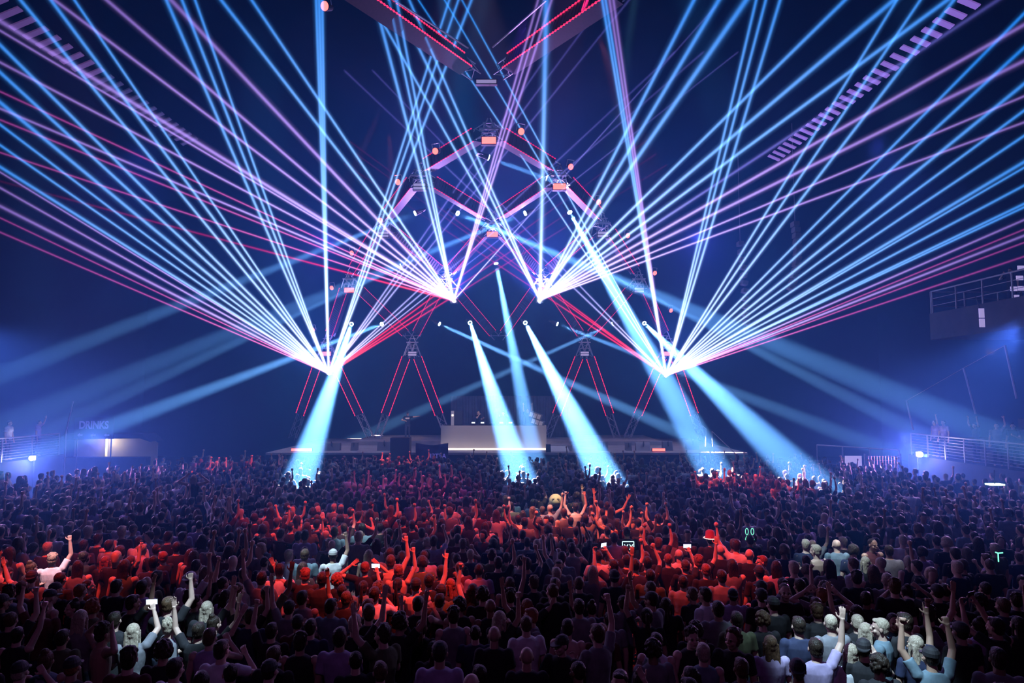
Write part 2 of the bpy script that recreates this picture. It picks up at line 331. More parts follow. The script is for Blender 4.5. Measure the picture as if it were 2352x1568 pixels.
# turntable gear on the booth
def deck_unit(x):
    t = empty('media_player', (x, by + .45, SZ + 1.405)); MB().box((0, 0, .05), (.34, .42, .10)).build('body', M_black, t)
    MB().tube((0, -.03, .10), (0, -.03, .115), .11, 20).build('jog_wheel', M_alu, t)
    MB().box((.0, .17, .13), (.2, .02, .1)).build('screen', mat_screen, t); return t
mat_screen = mat('lit_screen', (0.1, 0.1, 0.1), 0.3, emit=(0.6, 0.8, 1.0), estr=2.5)
names = ['leftmost', 'second', 'third', 'rightmost']
for i, x in enumerate((-1.15, -.6, .55, 1.1)):
    tag(deck_unit(bc + x - .1), 'black media player with lit screen, %s of four on the booth' % names[i], 'media player', 'players on the booth')
t = empty('audio_mixer', (bc - .12, by + .45, SZ + 1.405)); tag(t, 'black audio mixer with white knobs between the media players', 'mixer')
MB().box((0, 0, .06), (.4, .4, .12)).build('body', M_black, t)
k = MB()
for i in range(5):
    for j in range(4): k.tube((-.14 + .07 * i, -.14 + .09 * j, .12), (-.14 + .07 * i, -.14 + .09 * j, .145), .012, 8)
k.build('knobs', M_white, t)
# speakers beside the booth
t = empty('booth_speaker', (P(1051, 960, 41.5).x, by + .5, SZ + 1.405)); tag(t, 'black booth speaker with white flank on the booth end left of the players', 'speaker')
MB().box((.08, 0, .43), (.5, .5, .86)).build('cabinet', M_black, t); MB().box((-.26, -.1, .43), (.18, .4, .86)).build('side_cabinet', M_white, t)
MB().tube((-.26, -.31, .6), (-.26, -.30, .6), .07, 16).build('woofer', M_strip, t); MB().box((.08, -.255, .43), (.44, .02, .78)).build('grille', M_grille, t)
for i, (zz, lb) in enumerate(((.0, 'lower'), (.40, 'upper'))):
    t = empty('line_speaker', (P(1228, 960, 41.5).x + (.12 if i == 0 else 0), by + .55, SZ + 1.42 + zz)); t.rotation_euler = (0, math.radians(18), math.radians(-12))
    tag(t, 'tilted light grey line speaker at the booth end, %s of the pair' % lb, 'speaker', 'tilted speakers at the booth end')
    MB().box((0, 0, .17), (.82, .4, .34)).build('cabinet', M_grey, t)
    g = MB()
    for j in (-.24, 0, .24): g.box((j, -.205, .17), (.2, .02, .26))
    g.build('grille', M_white, t)
# stage floor items
def wedge(px, py, d, w_, h, lb, m=None, cat='stage monitor'):
    p = P(px, py, d); t = empty('stage_monitor', (p.x, p.y, SZ)); tag(t, lb, cat, 'stage monitors along the front edge')
    b = MB(); vs = [(-.0, 0), (.50, 0), (.50, h), (.22, h)]
    b._add([Vector((i * w_ / 2, y, z)) for i in (-1, 1) for y, z in vs], [(0, 1, 2, 3), (7, 6, 5, 4), (0, 4, 5, 1), (1, 5, 6, 2), (2, 6, 7, 3), (3, 7, 4, 0)])
    b.build('cabinet', m or M_grey, t)
    MB().bar((0, .085, h * .5 - .02), (0, .19, h * .9), w_ * .86, .02, up=(1, 0, 0)).build('grille', M_grille, t)
wedge(762, 1027, 39.6, .85, .42, 'dark stage monitor wedge under the outer left truss triangle')
wedge(812, 1027, 39.6, .36, .45, 'narrow dark stage monitor standing left of the grey wedge')
wedge(883, 1027, 39.6, .88, .50, 'large grey stage monitor wedge beside the black subwoofer')
wedge(1386, 1030, 39.6, .55, .48, 'blue-lit stage monitor right of the white ramp')
wedge(1445, 1030, 39.6, .34, .45, 'small dark stage monitor with cables beside the pale box')
wedge(1478, 1030, 39.6, .82, .45, 'pale grey stage monitor beside the red floor light', M_booth)
wedge(1535, 1028, 39.6, .55, .52, 'violet-lit dark stage monitor right of the red floor light')
wedge(1592, 1022, 40.5, .72, .55, 'faint blue-lit monitor at the right end of the stage')
p = P(922, 1035, 38.0); t = empty('subwoofer', (p.x, 38.15, 0)); tag(t, 'tall black subwoofer stack standing before the stage edge left of the flag', 'subwoofer')
MB().box((0, 0, .6), (1.05, .8, 1.2)).build('cabinet', M_black, t); MB().box((0, 0, 1.81), (1.05, .8, 1.2)).build('cabinet', M_black, t)
MB().box((0, -.41, .6), (.95, .02, 1.1)).box((0, -.41, 1.81), (.95, .02, 1.1)).build('grille', M_grille, t)
for px, lb in ((697, 'long red floor light glowing at the left end of the stage'), (1510, 'long red floor light glowing right of the pale monitor')):
    p = P(px, 1030, 39.3); w_ = 1.2 if px < 1000 else .75; t = empty('floor_light', (p.x, 39.3, SZ)); tag(t, lb, 'floor light', 'red floor lights')
    MB().box((0, .12, .09), (w_, .2, .18)).build('housing', M_black, t); MB().box((0, 0, .11), (w_ * .96, .04, .14)).build('lamp_face', M_redhot, t)
t = empty('platform', (P(1283, 1030, 40).x, 40.2, SZ)); tag(t, 'low pale platform with a white ramp to the right of the booth', 'platform')
MB().box((0, .3, .16), (1.45, 1.4, .32)).build('top', M_deck, t)
b = MB(); b._add([Vector(v) for v in ((-.5, -1.0, .02), (.55, -1.0, .02), (.45, -.42, .30), (-.5, -.42, .30), (-.5, -.42, 0), (.55, -.42, 0))], [(0, 1, 2, 3), (0, 3, 4), (1, 5, 2), (3, 2, 5, 4), (0, 4, 5, 1)]); b.build('ramp', M_white, t)
p = P(1258, 1033, 39.2); t = empty('stage_case', (p.x, 39.0, SZ)); tag(t, 'small upright black case standing at the booth corner', 'case')
MB().box((0, 0, .22), (.26, .3, .44)).build('body', M_black, t); MB().bar((-.06, 0, .46), (.06, 0, .46), .02, .02).build('handle', M_alu, t)

# ------------------------------------------------------------------ truss pyramid
NODE = {}
def row(r, pts, d):
    for k, (px, py) in enumerate(pts): NODE[(r, k)] = (px, py, d)
row(4, [(750, 806), (947, 806), (1145, 806), (1343, 806), (1535, 806)], 46.0)
row(3, [(802, 660), (1024, 660), (1246, 660), (1468, 660)], 41.0)
row(2, [(880, 532), (1131, 532), (1385, 532)], 36.0)
row(1, [(963, 422), (1285, 422)], 31.5)
row(0, [(1123, 316)], 28.0)
def truss_mb(a, b, w_=.42, seg=.55, r=.025):
    mb = MB(); a = Vector(a); b = Vector(b); d = (b - a); L = d.length; d.normalize()
    u = d.cross(Vector((0, 1, 0))).normalized(); v = u.cross(d).normalized()
    cs = [(u * i + v * j) * w_ / 2 for i, j in ((-1, -1), (1, -1), (1, 1), (-1, 1))]
    for c in cs: mb.tube(a + c, b + c, r, 6)
    n = max(1, int(L / seg))
    for k in range(n):
        p = a + d * L * k / n; q = a + d * L * (k + 1) / n
        for i in range(4):
            c1, c2 = cs[i], cs[(i + 1) % 4]
            mb.tube(p + (c1 if k % 2 else c2), q + (c2 if k % 2 else c1), r * .6, 5)
    return mb
def leg(root, top, bot, t0, t1, panel=True, bare=True, w_=.42, dim=None):
    """one sloping leg: open truss, a dark mesh panel over its middle and a line of red lights along both edges of the panel"""
    top = Vector(top); bot = Vector(bot); o = root.location
    if bare: truss_mb(top - o, bot - o, w_).build('truss', M_alu, root)
    if not panel: return
    a = top.lerp(bot, t0); b = top.lerp(bot, t1); d = (b - a).normalized(); u = d.cross(Vector((0, 1, 0))).normalized(); f = Vector((0, -1, 0)); f = (f - d * f.dot(d)).normalized()
    mb = MB().bar(a - o, b - o, w_ + .12, w_ + .1, up=(0, 1, 0)); L = (b - a).length
    for k in range(int(L / .22)):
        p = a + d * (k * .22 + .1) - o + f * (w_ / 2 + .06); mb.bar(p - u * (w_ / 2), p + u * (w_ / 2), .03, .03)
    mb.build('light_panel', M_panel, root)
    for s in (-1, 1):
        st = MB(); n = int(L / .17)
        g = u.cross(d).normalized(); vs = []
        for k in range(n * 4):      # one toothed strip: a bright tooth for every lamp
            hw = .022 if k % 4 in (1, 2) else .007; p = a + d * k * L / (n * 4 - 1) + u * s * (w_ / 2 + .07) + f * (w_ / 2 + .07) - o
            vs += [p + u * i * hw + g * j * hw for i, j in ((-1, -1), (1, -1), (1, 1), (-1, 1))]
        m_ = n * 4; st._add(vs, [(q * 4 + i, q * 4 + (i + 1) % 4, (q + 1) * 4 + (i + 1) % 4, (q + 1) * 4 + i) for q in range(m_ - 1) for i in range(4)] + [(3, 2, 1, 0), (m_ * 4 - 4, m_ * 4 - 3, m_ * 4 - 2, m_ * 4 - 1)])
        st.build('led_strip', M_red if dim is None else dim, root)
def foot(px): v = P(px, 1007, 47.0); return Vector((v.x, v.y, RZ))
FEET = {0: (672, 852), 1: (866, 1030), 3: (1256, 1418), 4: (1440, 1612)}
ORD = {4: 'bottom row', 3: 'second row up', 2: 'third row up', 1: 'upper row', 0: 'very top'}
LIT = {(4, 0), (4, 4), (3, 0), (3, 2), (2, 1), (1, 1), (0, 0)}
posn = {4: {0: 'outer left', 1: 'inner left', 3: 'inner right', 4: 'outer right'}, 3: {0: 'outer left', 1: 'inner left', 2: 'inner right', 3: 'outer right'},
        2: {0: 'left', 1: 'middle', 2: 'right'}, 1: {0: 'left', 1: 'right'}, 0: {0: 'single'}}
for (r, k), (px, py, d) in NODE.items():
    if (r, k) == (4, 2): continue
    ap = P(px, py - 20, d)
    t = empty('truss_triangle', ap)
    tag(t, 'red-edged %s truss triangle, %s of the pyramid' % (posn[r][k], ORD[r]), 'lighting truss', 'triangles of the truss pyramid')
    if r == 4:
        f0, f1 = FEET[k]; ends = [foot(f0), foot(f1)]; t1 = .74
    else:
        ends = [P(NODE[(r + 1, k)][0] + 8, NODE[(r + 1, k)][1] - 34, NODE[(r + 1, k)][2]), P(NODE[(r + 1, k + 1)][0] - 8, NODE[(r + 1, k + 1)][1] - 34, NODE[(r + 1, k + 1)][2])]; t1 = .90
    for e in ends: leg(t, ap, e, .15, t1, dim=None if r == 4 else M_redfar)
    # apex clamp work
    MB().bar((-.4, 0, 0), (.4, 0, 0), .08, .08).bar((-.25, 0, .25), (.25, 0, .25), .05, .05).tube((-.25, 0, -.05), (-.05, 0, .45), .03, 6).tube((.25, 0, -.05), (.05, 0, .45), .03, 6).build('apex_joint', M_alu, t)
    # strobe hanging in the apex
    c = P(px, py + 6, d - .45); t2 = empty('strobe_light', c); lit = (r, k) in LIT
    tag(t2, '%s strobe light hanging in the %s triangle, %s' % ('glowing red' if lit else 'lilac two-bar', posn[r][k], ORD[r]), 'strobe light', 'strobe lights in the trusses')
    MB().box((0, .12, 0), (.62, .2, .34)).build('housing', M_black, t2)
    if lit:
        MB().box((0, 0, 0), (.56, .05, .26)).build('lamp_face', M_redhot, t2)
    else: MB().box((0, 0, .08), (.54, .05, .11)).box((0, 0, -.08), (.54, .05, .11)).build('lamp_face', M_lilac, t2)
    MB().bar((-.3, .1, .1), (-.3, .1, .35), .03, .03).bar((.3, .1, .1), (.3, .1, .35), .03, .03).bar((-.31, .1, .35), (.31, .1, .35), .03, .03).build('yoke', M_alu, t2)
# the V of trusses over the audience
vn = P(1118, 165, 25.5); t = empty('truss_v_frame', vn); tag(t, 'red-edged overhead V of trusses above the top of the pyramid', 'lighting truss')
leg(t, vn + Vector((-.5, 0, 0)), P(790, -40, 17.5), .12, .99); leg(t, vn + Vector((.5, 0, 0)), P(1425, -25, 18.5), .12, .99)
rl = MB()
for a, b in (((905, 0, 19), (1075, 110, 24)), ((1132, 108, 24), (1255, 0, 19.5))): rl.tube(P(*a) - vn, P(*b) - vn, .035, 6)
rl.build('cable_rail', M_alu, t)
c = P(1117, 187, 25.2); t = empty('strobe_light', c); tag(t, 'lilac strobe bar hanging under the overhead V of trusses', 'strobe light', 'strobe lights in the trusses')
MB().box((0, .1, 0), (.8, .18, .2)).build('housing', M_black, t); MB().box((0, 0, 0), (.74, .04, .12)).build('lamp_face', M_lilac, t)
# red par lamps down both edges of the pyramid
PARS = [(746, 14, 20), (1000, 347, 28), (914, 418, 31), (874, 506, 35), (808, 581, 38), (762, 661, 41), (719, 757, 45),
        (1197, 302, 27), (1311, 383, 31), (1375, 464, 34), (1442, 541, 38), (1504, 627, 41), (1541, 713, 45)]
for i, (px, py, d) in enumerate(PARS):
    c = P(px, py, d); t = empty('par_lamp', c); t.rotation_euler = (math.radians(20), 0, math.radians(-25 if px < 1120 else 25))
    sd = 'left' if px < 1120 else 'right'; o = [q for q in sorted(PARS, key=lambda q: q[1]) if (q[0] < 1120) == (px < 1120)].index((px, py, d))
    tag(t, 'small red par lamp down the %s edge of the rig, %s from the top' % (sd, ['first', 'second', 'third', 'fourth', 'fifth', 'sixth', 'seventh'][o]), 'par lamp', 'red par lamps on the rig')
    MB().tube((0, .28, 0), (0, 0, 0), .10, 14, r2=.15).build('housing', M_black, t); MB().ball((0, -.01, 0), .135, 14, 8, (1, .4, 1)).build('lens', M_redhot, t, True)
    MB().tube((-.17, .1, 0), (-.17, .1, .3), .015, 6).tube((.17, .1, 0), (.17, .1, .3), .015, 6).tube((-.17, .1, .3), (.17, .1, .3), .015, 6).build('yoke', M_alu, t)
for px, py, d in ((1000, 352, 27.8), (914, 424, 30.8), (808, 586, 37.8), (1504, 632, 40.8)):
    spot('par_light', P(px, py, d), P(px + 15, py + 300, d - 3), 2600, (1.0, 0.02, 0.25), 16, .5)
# moving heads at the source of every beam
BW = ['left of centre above the outer left triangle', 'over the booth left end', 'at the tip of the central hanging beam', 'over the booth right end', 'under the upper right triangle', 'inside the outer right triangle',
      'above the inner right triangle', 'left of the booth high beam', 'right above the booth', 'under the top strobe', 'in the upper left triangle', 'beside the second row left', 'above the inner left triangle',
      'left in the third row', 'right in the third row', 'in the second row right']
M_bl = mat('beam_lamp_lens', (0.2, 0.2, 0.2), 0.2, emit=(0.55, 0.85, 1.0), estr=30.0)
for i, (a, b, deg, pw, c) in enumerate(BEAMS):
    A = P(*a); B = P(*b); t = empty('moving_head_light', A); dr = (B - A).normalized(); t.rotation_euler = dr.to_track_quat('-Z', 'Y').to_euler()
    tag(t, 'moving head light throwing an ice-blue beam, ' + BW[i], 'moving light', 'moving heads on the trusses')
    MB().tube((0, 0, .10), (0, 0, .45), .14, 14, r2=.10).build('head', M_black, t)
    # ring lens: the lamp shines through its middle
    n = 16; ring = MB(); vs = [Vector((rr * math.cos(2 * math.pi * j / n), rr * math.sin(2 * math.pi * j / n), zz)) for rr, zz in ((.095, .06), (.125, .06), (.125, .10), (.095, .10)) for j in range(n)]
    ring._add(vs, [(q * n + j, q * n + (j + 1) % n, ((q + 1) % 4) * n + (j + 1) % n, ((q + 1) % 4) * n + j) for q in range(4) for j in range(n)]); ring.build('lens', M_bl, t)
    MB().bar((-.17, 0, .2), (-.17, 0, .6), .04, .08).bar((.17, 0, .2), (.17, 0, .6), .04, .08).bar((-.2, 0, .6), (.2, 0, .6), .1, .1).build('yoke', M_black, t)

# ------------------------------------------------------------------ side platforms
M_conc = noisy('dark_platform', (0.05, 0.05, 0.065), (0.07, 0.07, 0.09), 1.5)
M_rail = mat('galvanised_rail', (0.45, 0.46, 0.52), 0.4, 0.3)
def railing(p0, p1, h, n, lb, bars=5, grp='platform railings'):
    p0 = Vector(p0); p1 = Vector(p1); t = empty('railing', p0); tag(t, lb, 'railing', grp); D = p1 - p0
    MB().tube((0, 0, h), D + Vector((0, 0, h)), .035, 8).build('top_rail', M_rail, t)
    for i in range(n + 1): MB().bar(D * i / n, D * i / n + Vector((0, 0, h)), .05, .05, up=(0, 1, 0)).build('post', M_rail, t)
    b = MB()
    for j in range(bars): z = h * (j + 1) / (bars + 1); b.tube((0, 0, z), D + Vector((0, 0, z)), .012, 6)
    b.build('bars', M_rail, t); return t
# right
RX = 19.8; PZt = 1.8
tag(MB().box(((RX + WX) / 2, 25.5, PZt / 2), (WX - RX - .03, 18, PZt)).build('side_platform', M_conc), 'dark raised viewing platform along the right wall of the hall', 'platform', 'raised viewing platforms')
railing((RX + .1, 17, PZt), (RX + .1, 34.3, PZt), 1.05, 13, 'long metal railing along the right viewing platform', 7)
railing((17.0, 38.4, 0), (RX - .2, 34.9, 0), 1.98, 3, 'low sloping railing beside the stage right of the beam', 1)
for i, (a, b) in enumerate((((2082, 920, 34), (2097, 987, 34)), ((2213, 845, 29), (2241, 950, 29)), ((2308, 793, 26), (2335, 915, 26)))):
    A = P(*a); B = P(*b); t = empty('leaning_pole', B); tag(t, 'thin leaning pole above the right platform, %s from the stage' % ['first', 'second', 'third'][i], 'pole', 'leaning poles on the right stand')
    MB().tube((0, 0, 0), A - B, .04, 6).build('shaft', M_rail, t)
    if i < 2:
        nx = P(*((2213, 845, 29), (2308, 793, 26))[i]); MB().tube(A - B, nx - B, .012, 5).build('cable', M_rail, t)
# tiers of the right stand
for i in range(5):
    x = RX + 1.6 + i * 1.15; z = PZt + .45 * (i + 1)
    tag(MB().box(((x + WX) / 2, 25.5 + .2, (z + PZt) / 2), (WX - x - .03, 17 - i * .3, z - PZt)).build('seating_tier', M_conc), 'dark seating tier of the right stand, %s step up' % ['first', 'second', 'third', 'fourth', 'fifth'][i], 'seating tier', 'tiers of the right stand')
# upper balcony box
UB = P(2250, 698, 28); UZ = UB.z
ub = MB().box(((UB.x + WX) / 2, 26.0, UZ - .6), (WX - UB.x - .03, 10.4, 1.2)).build('upper_balcony', M_conc); tag(ub, 'dark upper balcony box jutting from the right wall', 'balcony')
railing((UB.x + .05, 31.1, UZ), (WX, 31.1, UZ), 1.0, 6, 'railing along the stage side of the upper balcony', 2, 'balcony railings')
railing((UB.x + .05, 21.0, UZ), (UB.x + .05, 31.0, UZ), 1.0, 6, 'railing along the inner edge of the upper balcony', 2, 'balcony railings')
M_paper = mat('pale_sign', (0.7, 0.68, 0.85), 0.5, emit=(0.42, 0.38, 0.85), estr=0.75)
c = P(2255, 730, 27.6); t = empty('wall_sign', c); tag(t, 'small pale lit two-part sign under the upper balcony', 'sign'); MB().box((0, 0, .2), (.20, .05, .38)).box((0, 0, -.2), (.20, .05, .34)).build('panel', M_paper, t); MB().bar((0, .05, .3), (0, .3, .9), .03, .03).build('bracket', M_black, t)
for i, (px, py) in enumerate(((2305, 663), (2298, 682), (2345, 615), (2342, 638), (2330, 662))):
    c = P(px, py, 26.5 - .1 * i); c.x = max(c.x, UB.x + .3); t = empty('paper_notice', c); MB().box((0, 0, 0), (.26, .03, .17)).build('sheet', M_paper, t)
    MB().bar((0, .03, .02), (0, .03, UZ - c.z), .02, .02, up=(0, 1, 0)).build('stand', M_black, t)
    tag(t, 'pale notice on the upper balcony, %s' % ['left by the rail', 'lower left one', 'topmost one', 'second from top', 'beside the person in black'][i], 'notice', 'notices on the upper balcony')
# left
LX = -22.4
tag(MB().box(((LX - WX) / 2, 25.5, PZt / 2), (WX + LX - .03, 18, PZt)).build('side_platform', M_conc), 'dark raised viewing platform along the left wall of the hall', 'platform', 'raised viewing platforms')
railing((LX - .1, 17, PZt), (LX - .1, 34.2, PZt), 1.05, 9, 'metal railing with many bars along the left viewing platform', 8)
A = P(168, 922, 34); B = P(152, 990, 34); t = empty('leaning_pole', B); tag(t, 'thin leaning pole at the end of the left platform', 'pole'); MB().tube((0, 0, 0), A - B, .035, 6).tube((0, 0, -B.z), (0, 0, 0), .035, 6).build('shaft', M_rail, t)
# gate fence by the right flood
t = empty('crowd_gate', PZ(2010, 1155, 0) * 1); g0 = P(1990, 1100, 31); g0.z = 0; t.location = g0; tag(t, 'mesh gate with notices left of the bright right floodlight', 'gate')
g = MB()
for i in range(13): g.tube((i * .13, 0, .1), (i * .13, 0, 2.0), .01, 5)
for i in range(12): g.tube((0, 0, .1 + i * .17), (1.56, 0, .1 + i * .17), .01, 5)
g.build('wire_mesh', M_rail, t)
for x in (-.02, 1.58): MB().bar((x, 0, 0), (x, 0, 2.1), .07, .07, up=(0, 1, 0)).build('post', M_rail, t)
MB().box((-.55, .02, 1.75), (.75, .04, .5)).build('notice_board', M_paper, t)
# DRINKS sign and bar
c = P(215, 983, 40); t = empty('drinks_sign', c); tag(t, 'dark sign reading DRINKS above three arrows over the bar', 'sign')
MB().box((0, .06, 0), (2.3, .08, 1.25)).build('board', mat('sign_board', (0.015, 0.02, 0.06), .6), t)
M_txt = mat('sign_letters', (0.35, 0.4, 0.75), .6, emit=(0.05, 0.07, 0.30), estr=1.0)
def text(s, parent, loc, size, m, rot=(math.pi / 2, 0, 0), name='lettering', ext=.01, sx=1.0, off=0.0):
    c = bpy.data.curves.new(name, 'FONT'); c.body = s; c.size = size; c.extrude = ext; c.align_x = 'CENTER'; c.align_y = 'CENTER'; c.materials.append(m)
    o = bpy.data.objects.new(name, c); COL.objects.link(o); c.offset = off; bpy.context.view_layer.update(); me = bpy.data.meshes.new_from_object(o.evaluated_get(bpy.context.evaluated_depsgraph_get())); bpy.data.objects.remove(o); o = bpy.data.objects.new(name, me); COL.objects.link(o); o.parent = parent; o.location = loc; o.rotation_euler = rot; o.scale.x = sx; return o
text('DRINKS', t, (0, 0, .17), .62, M_txt, sx=.80, off=.018)
for i in (-1, 0, 1):
    a = MB().prism([(-.16, 0), (-.02, .10), (-.02, .04), (.16, .04), (.16, -.04), (-.02, -.04), (-.02, -.10)], -.012, .012)
    o = a.build('arrow', M_txt, t); o.location = (i * .78, 0, -.40)
for x in (-1.0, 1.0): MB().bar((x, .12, .6), (x, .12, -c.z), .05, .05, up=(0, 1, 0)).build('post', M_black, t)
tb = empty('drinks_bar', (P(255, 1030, 41).x, P(255, 1030, 41).y, 0)); tag(tb, 'beige drinks bar tent with a lit corner post under the DRINKS sign', 'bar tent')
M_beige = noisy('beige_canvas', (0.40, 0.38, 0.30), (0.48, 0.46, 0.38), 1.0)
b0 = local(tb, P(158, 1014, 41)); b1 = local(tb, P(352, 1011, 41))
MB().prism([(b0.x, .3), (b0.x, 2.05), (0.1, 2.15), (b1.x - .45, 2.15), (b1.x, 1.85), (b1.x, .3)], .5, .56).build('wall_panel', M_beige, tb)
MB().prism([(b0.x - .2, 2.1), (b0.x + .2, 2.45), (b1.x - .3, 2.45), (b1.x + .2, 2.0), (b1.x - .4, 2.2), (0, 2.18)], -.8, .8).build('roof', M_skirt, tb)
MB().box(((b0.x + b1.x) / 2, -.5, .55), (b1.x - b0.x, .5, 1.1)).build('counter', M_skirt, tb)
MB().bar((-.45, .3, .6), (-.45, .3, 2.1), .12, .06, up=(0, 1, 0)).build('lit_post', mat('lit_post', (.8, .8, .6), .5, emit=(.85, .85, .45), estr=.8), tb)
point('bar_light', (tb.location.x -.2, tb.location.y - .1, 1.95), 40, (1.0, .93, .72), .1)
# floodlights on the platform edges
M_fl = mat('flood_lens', (.8, .8, .8), .3, emit=(0.75, 0.70, 1.0), estr=120.0)
for i, a in enumerate(FLOODS):
    t = empty('floodlight', a); tag(t, 'bright white-violet floodlight on the edge of the %s platform' % ('right', 'left')[i], 'floodlight', 'floodlights on the platform edges')
    MB().ball((0, 0, 0), .13 if i == 0 else .10, 14, 8).build('lens', M_fl, t, True); MB().box((0, .18, 0), (.26, .14, .22)).build('housing', M_black, t)
    MB().tube((0, .2, -.1), (0, .2, PZt - a.z if a.x < LX else -a.z), .03, 6).build('stem', M_black, t)
# counter light under the right platform
c = P(2285, 1112, 24); t = empty('counter_light', c); tag(t, 'cyan-white lamp over a dark counter under the right platform', 'lamp')
MB().box((0, 0, .0), (.5, .3, .05)).build('lamp_face', mat('counter_lamp', (.8, .9, .8), .4, emit=(.55, .95, .9), estr=3.0), t); MB().tube((0, 0, .02), (0, 0, .5), .02, 6).build('stem', M_black, t)
point('counter_glow', c + Vector((0, -.25, -.15)), 4, (.45, .95, .9), .1)
c = P(2285, 1150, 24); tag(MB().box((c.x + .5, c.y + .3, .55), (2.4, .9, 1.1)).build('bar_counter', M_skirt), 'dark bar counter below the right platform under the cyan lamp', 'counter')
# two rows of roof slats, the light falling on them put into emission
M_slat = mat('roof_light_panel', (0.4, 0.35, 0.7), .6, emit=(0.19, 0.10, 0.46), estr=0.9)
M_slat2 = mat('roof_light_panel_dim', (0.2, 0.15, 0.3), .6, emit=(0.075, 0.035, 0.14), estr=0.8)
for side in (1, -1):
    for i in range(29):
        y = 18.0 + i * .58; x = (14.3 - i * .03) if side > 0 else -(16.2 - i * .03); z = 16.9 + .0 * i
        if side < 0 and i > 24: continue
        tl = .62; mb = MB(); mb.box((0, 0, 0), (.62 if side > 0 else .8, .24, .05))
        o = mb.build('roof_light', M_slat if side > 0 else M_slat2); o.location = (x, y, z); o.rotation_euler = (0, math.radians(24) * side, 0)
        if side < 0 and i > 12: o.data.materials[0] = bpy.data.materials.get('roof_light_panel_dark') or mat('roof_light_panel_dark', (.1, .1, .2), .6, emit=(0.02, 0.02, 0.06), estr=.7)  # darker copy paints the light fading along the left row
        tag(o, 'violet roof light slat in the %s row, number %d from the camera end' % ('right' if side > 0 else 'left', i + 1), 'roof light', 'row of roof lights on the %s' % ('right' if side > 0 else 'left'))
# stair rail at the stage right end
t = empty('stair_handrail', P(1635, 1040, 38.5)); tag(t, 'thin stair handrail at the right end of the stage', 'handrail'); o = t.location
MB().tube(P(1635, 990, 38.5) - o, P(1690, 1042, 37.5) - o, .025, 6).tube(P(1635, 990, 38.5) - o, P(1637, 1025, 38.5) - o, .025, 6).tube(P(1622, 985, 39) - o, P(1621, 1025, 39) - o, .025, 6).tube(P(1612, 977, 39.2) - o, P(1622, 985, 39) - o, .025, 6).build('rail', M_rail, t)

# hanging line arrays right of the stage
for i, (px, y0, y1, d, n) in enumerate(((1826, 515, 662, 38, 12), (1700, 560, 760, 42, 12))):
    a = P(px, y0, d); t = empty('line_array', a); tag(t, 'curved column of hanging loudspeakers %s of the stage' % ('far right', 'just right')[i], 'loudspeaker array', 'hanging line arrays')
    for k in range(n):
        f = k / (n - 1); z = -(y1 - y0) / F * d * f; x = .25 * math.sin(f * 2.0) - (.55 * f * f if i == 0 else 0)
        MB().box((x, 0, z), (.32, .5, .26), Matrix.Rotation(.5 * f, 3, 'Y')).build('cabinet', M_grey, t)
    MB().tube((0, 0, .1), (0, 0, CEIL - a.z), .02, 5).build('chain', M_alu, t)
# ------------------------------------------------------------------ people
rng = random.Random(7)
SKIN = [mat('skin_light', (0.62, 0.42, 0.33), .5), mat('skin_tan', (0.45, 0.28, 0.20), .5), mat('skin_brown', (0.22, 0.12, 0.08), .5)]
HAIRC = {'dark': noisy('dark_hair', (0.015, 0.010, 0.008), (0.04, 0.028, 0.02), 60, .45, bump=.55, bscale=70, stretch=(1, 1, .25)), 'brown': noisy('brown_hair', (0.06, 0.035, 0.02), (0.12, 0.07, 0.04), 60, .45, bump=.55, bscale=70, stretch=(1, 1, .25)),
         'blond': noisy('blond_hair', (0.36, 0.29, 0.21), (0.52, 0.44, 0.34), 60, .45, bump=.55, bscale=70, stretch=(1, 1, .25)), 'red': noisy('auburn_hair', (0.20, 0.06, 0.03), (0.3, 0.1, 0.05), 60, .45, bump=.55, bscale=70, stretch=(1, 1, .25))}
SHIRT = {'black': (0.016, 0.016, 0.02), 'grey': (0.16, 0.16, 0.18), 'white': (0.62, 0.62, 0.64), 'navy': (0.022, 0.028, 0.065), 'maroon': (0.08, 0.02, 0.025), 'olive': (0.08, 0.09, 0.05), 'lilac': (0.32, 0.26, 0.42), 'teal': (0.13, 0.19, 0.23)}
SHIRTM = {k: noisy(k + '_cloth', v, tuple(min(1, c * 1.35) for c in v), 9, .85, bump=.6, bscale=7, stretch=(1, 1, .55)) for k, v in SHIRT.items()}
M_jean = noisy('dark_denim', (0.02, 0.025, 0.05), (0.04, 0.05, 0.09), 20, .8)
M_cap = mat('black_cap_cloth', (0.02, 0.02, 0.025), .7); M_capw = mat('white_cap_cloth', (.6, .6, .6), .7); M_capr = mat('red_cap_cloth', (.45, .03, .03), .7)
M_eye = mat('eye_dark', (0.02, 0.015, 0.015), .3); M_lip = mat('lip', (0.35, 0.12, 0.11), .5); M_phone = mat('phone_case', (0.03, 0.03, 0.035), .3)
M_glow = mat('phone_screen', (.1, .1, .1), .3, emit=(.65, .82, 1.0), estr=2.2)
HEAD = Vector((0, .02, 1.62))

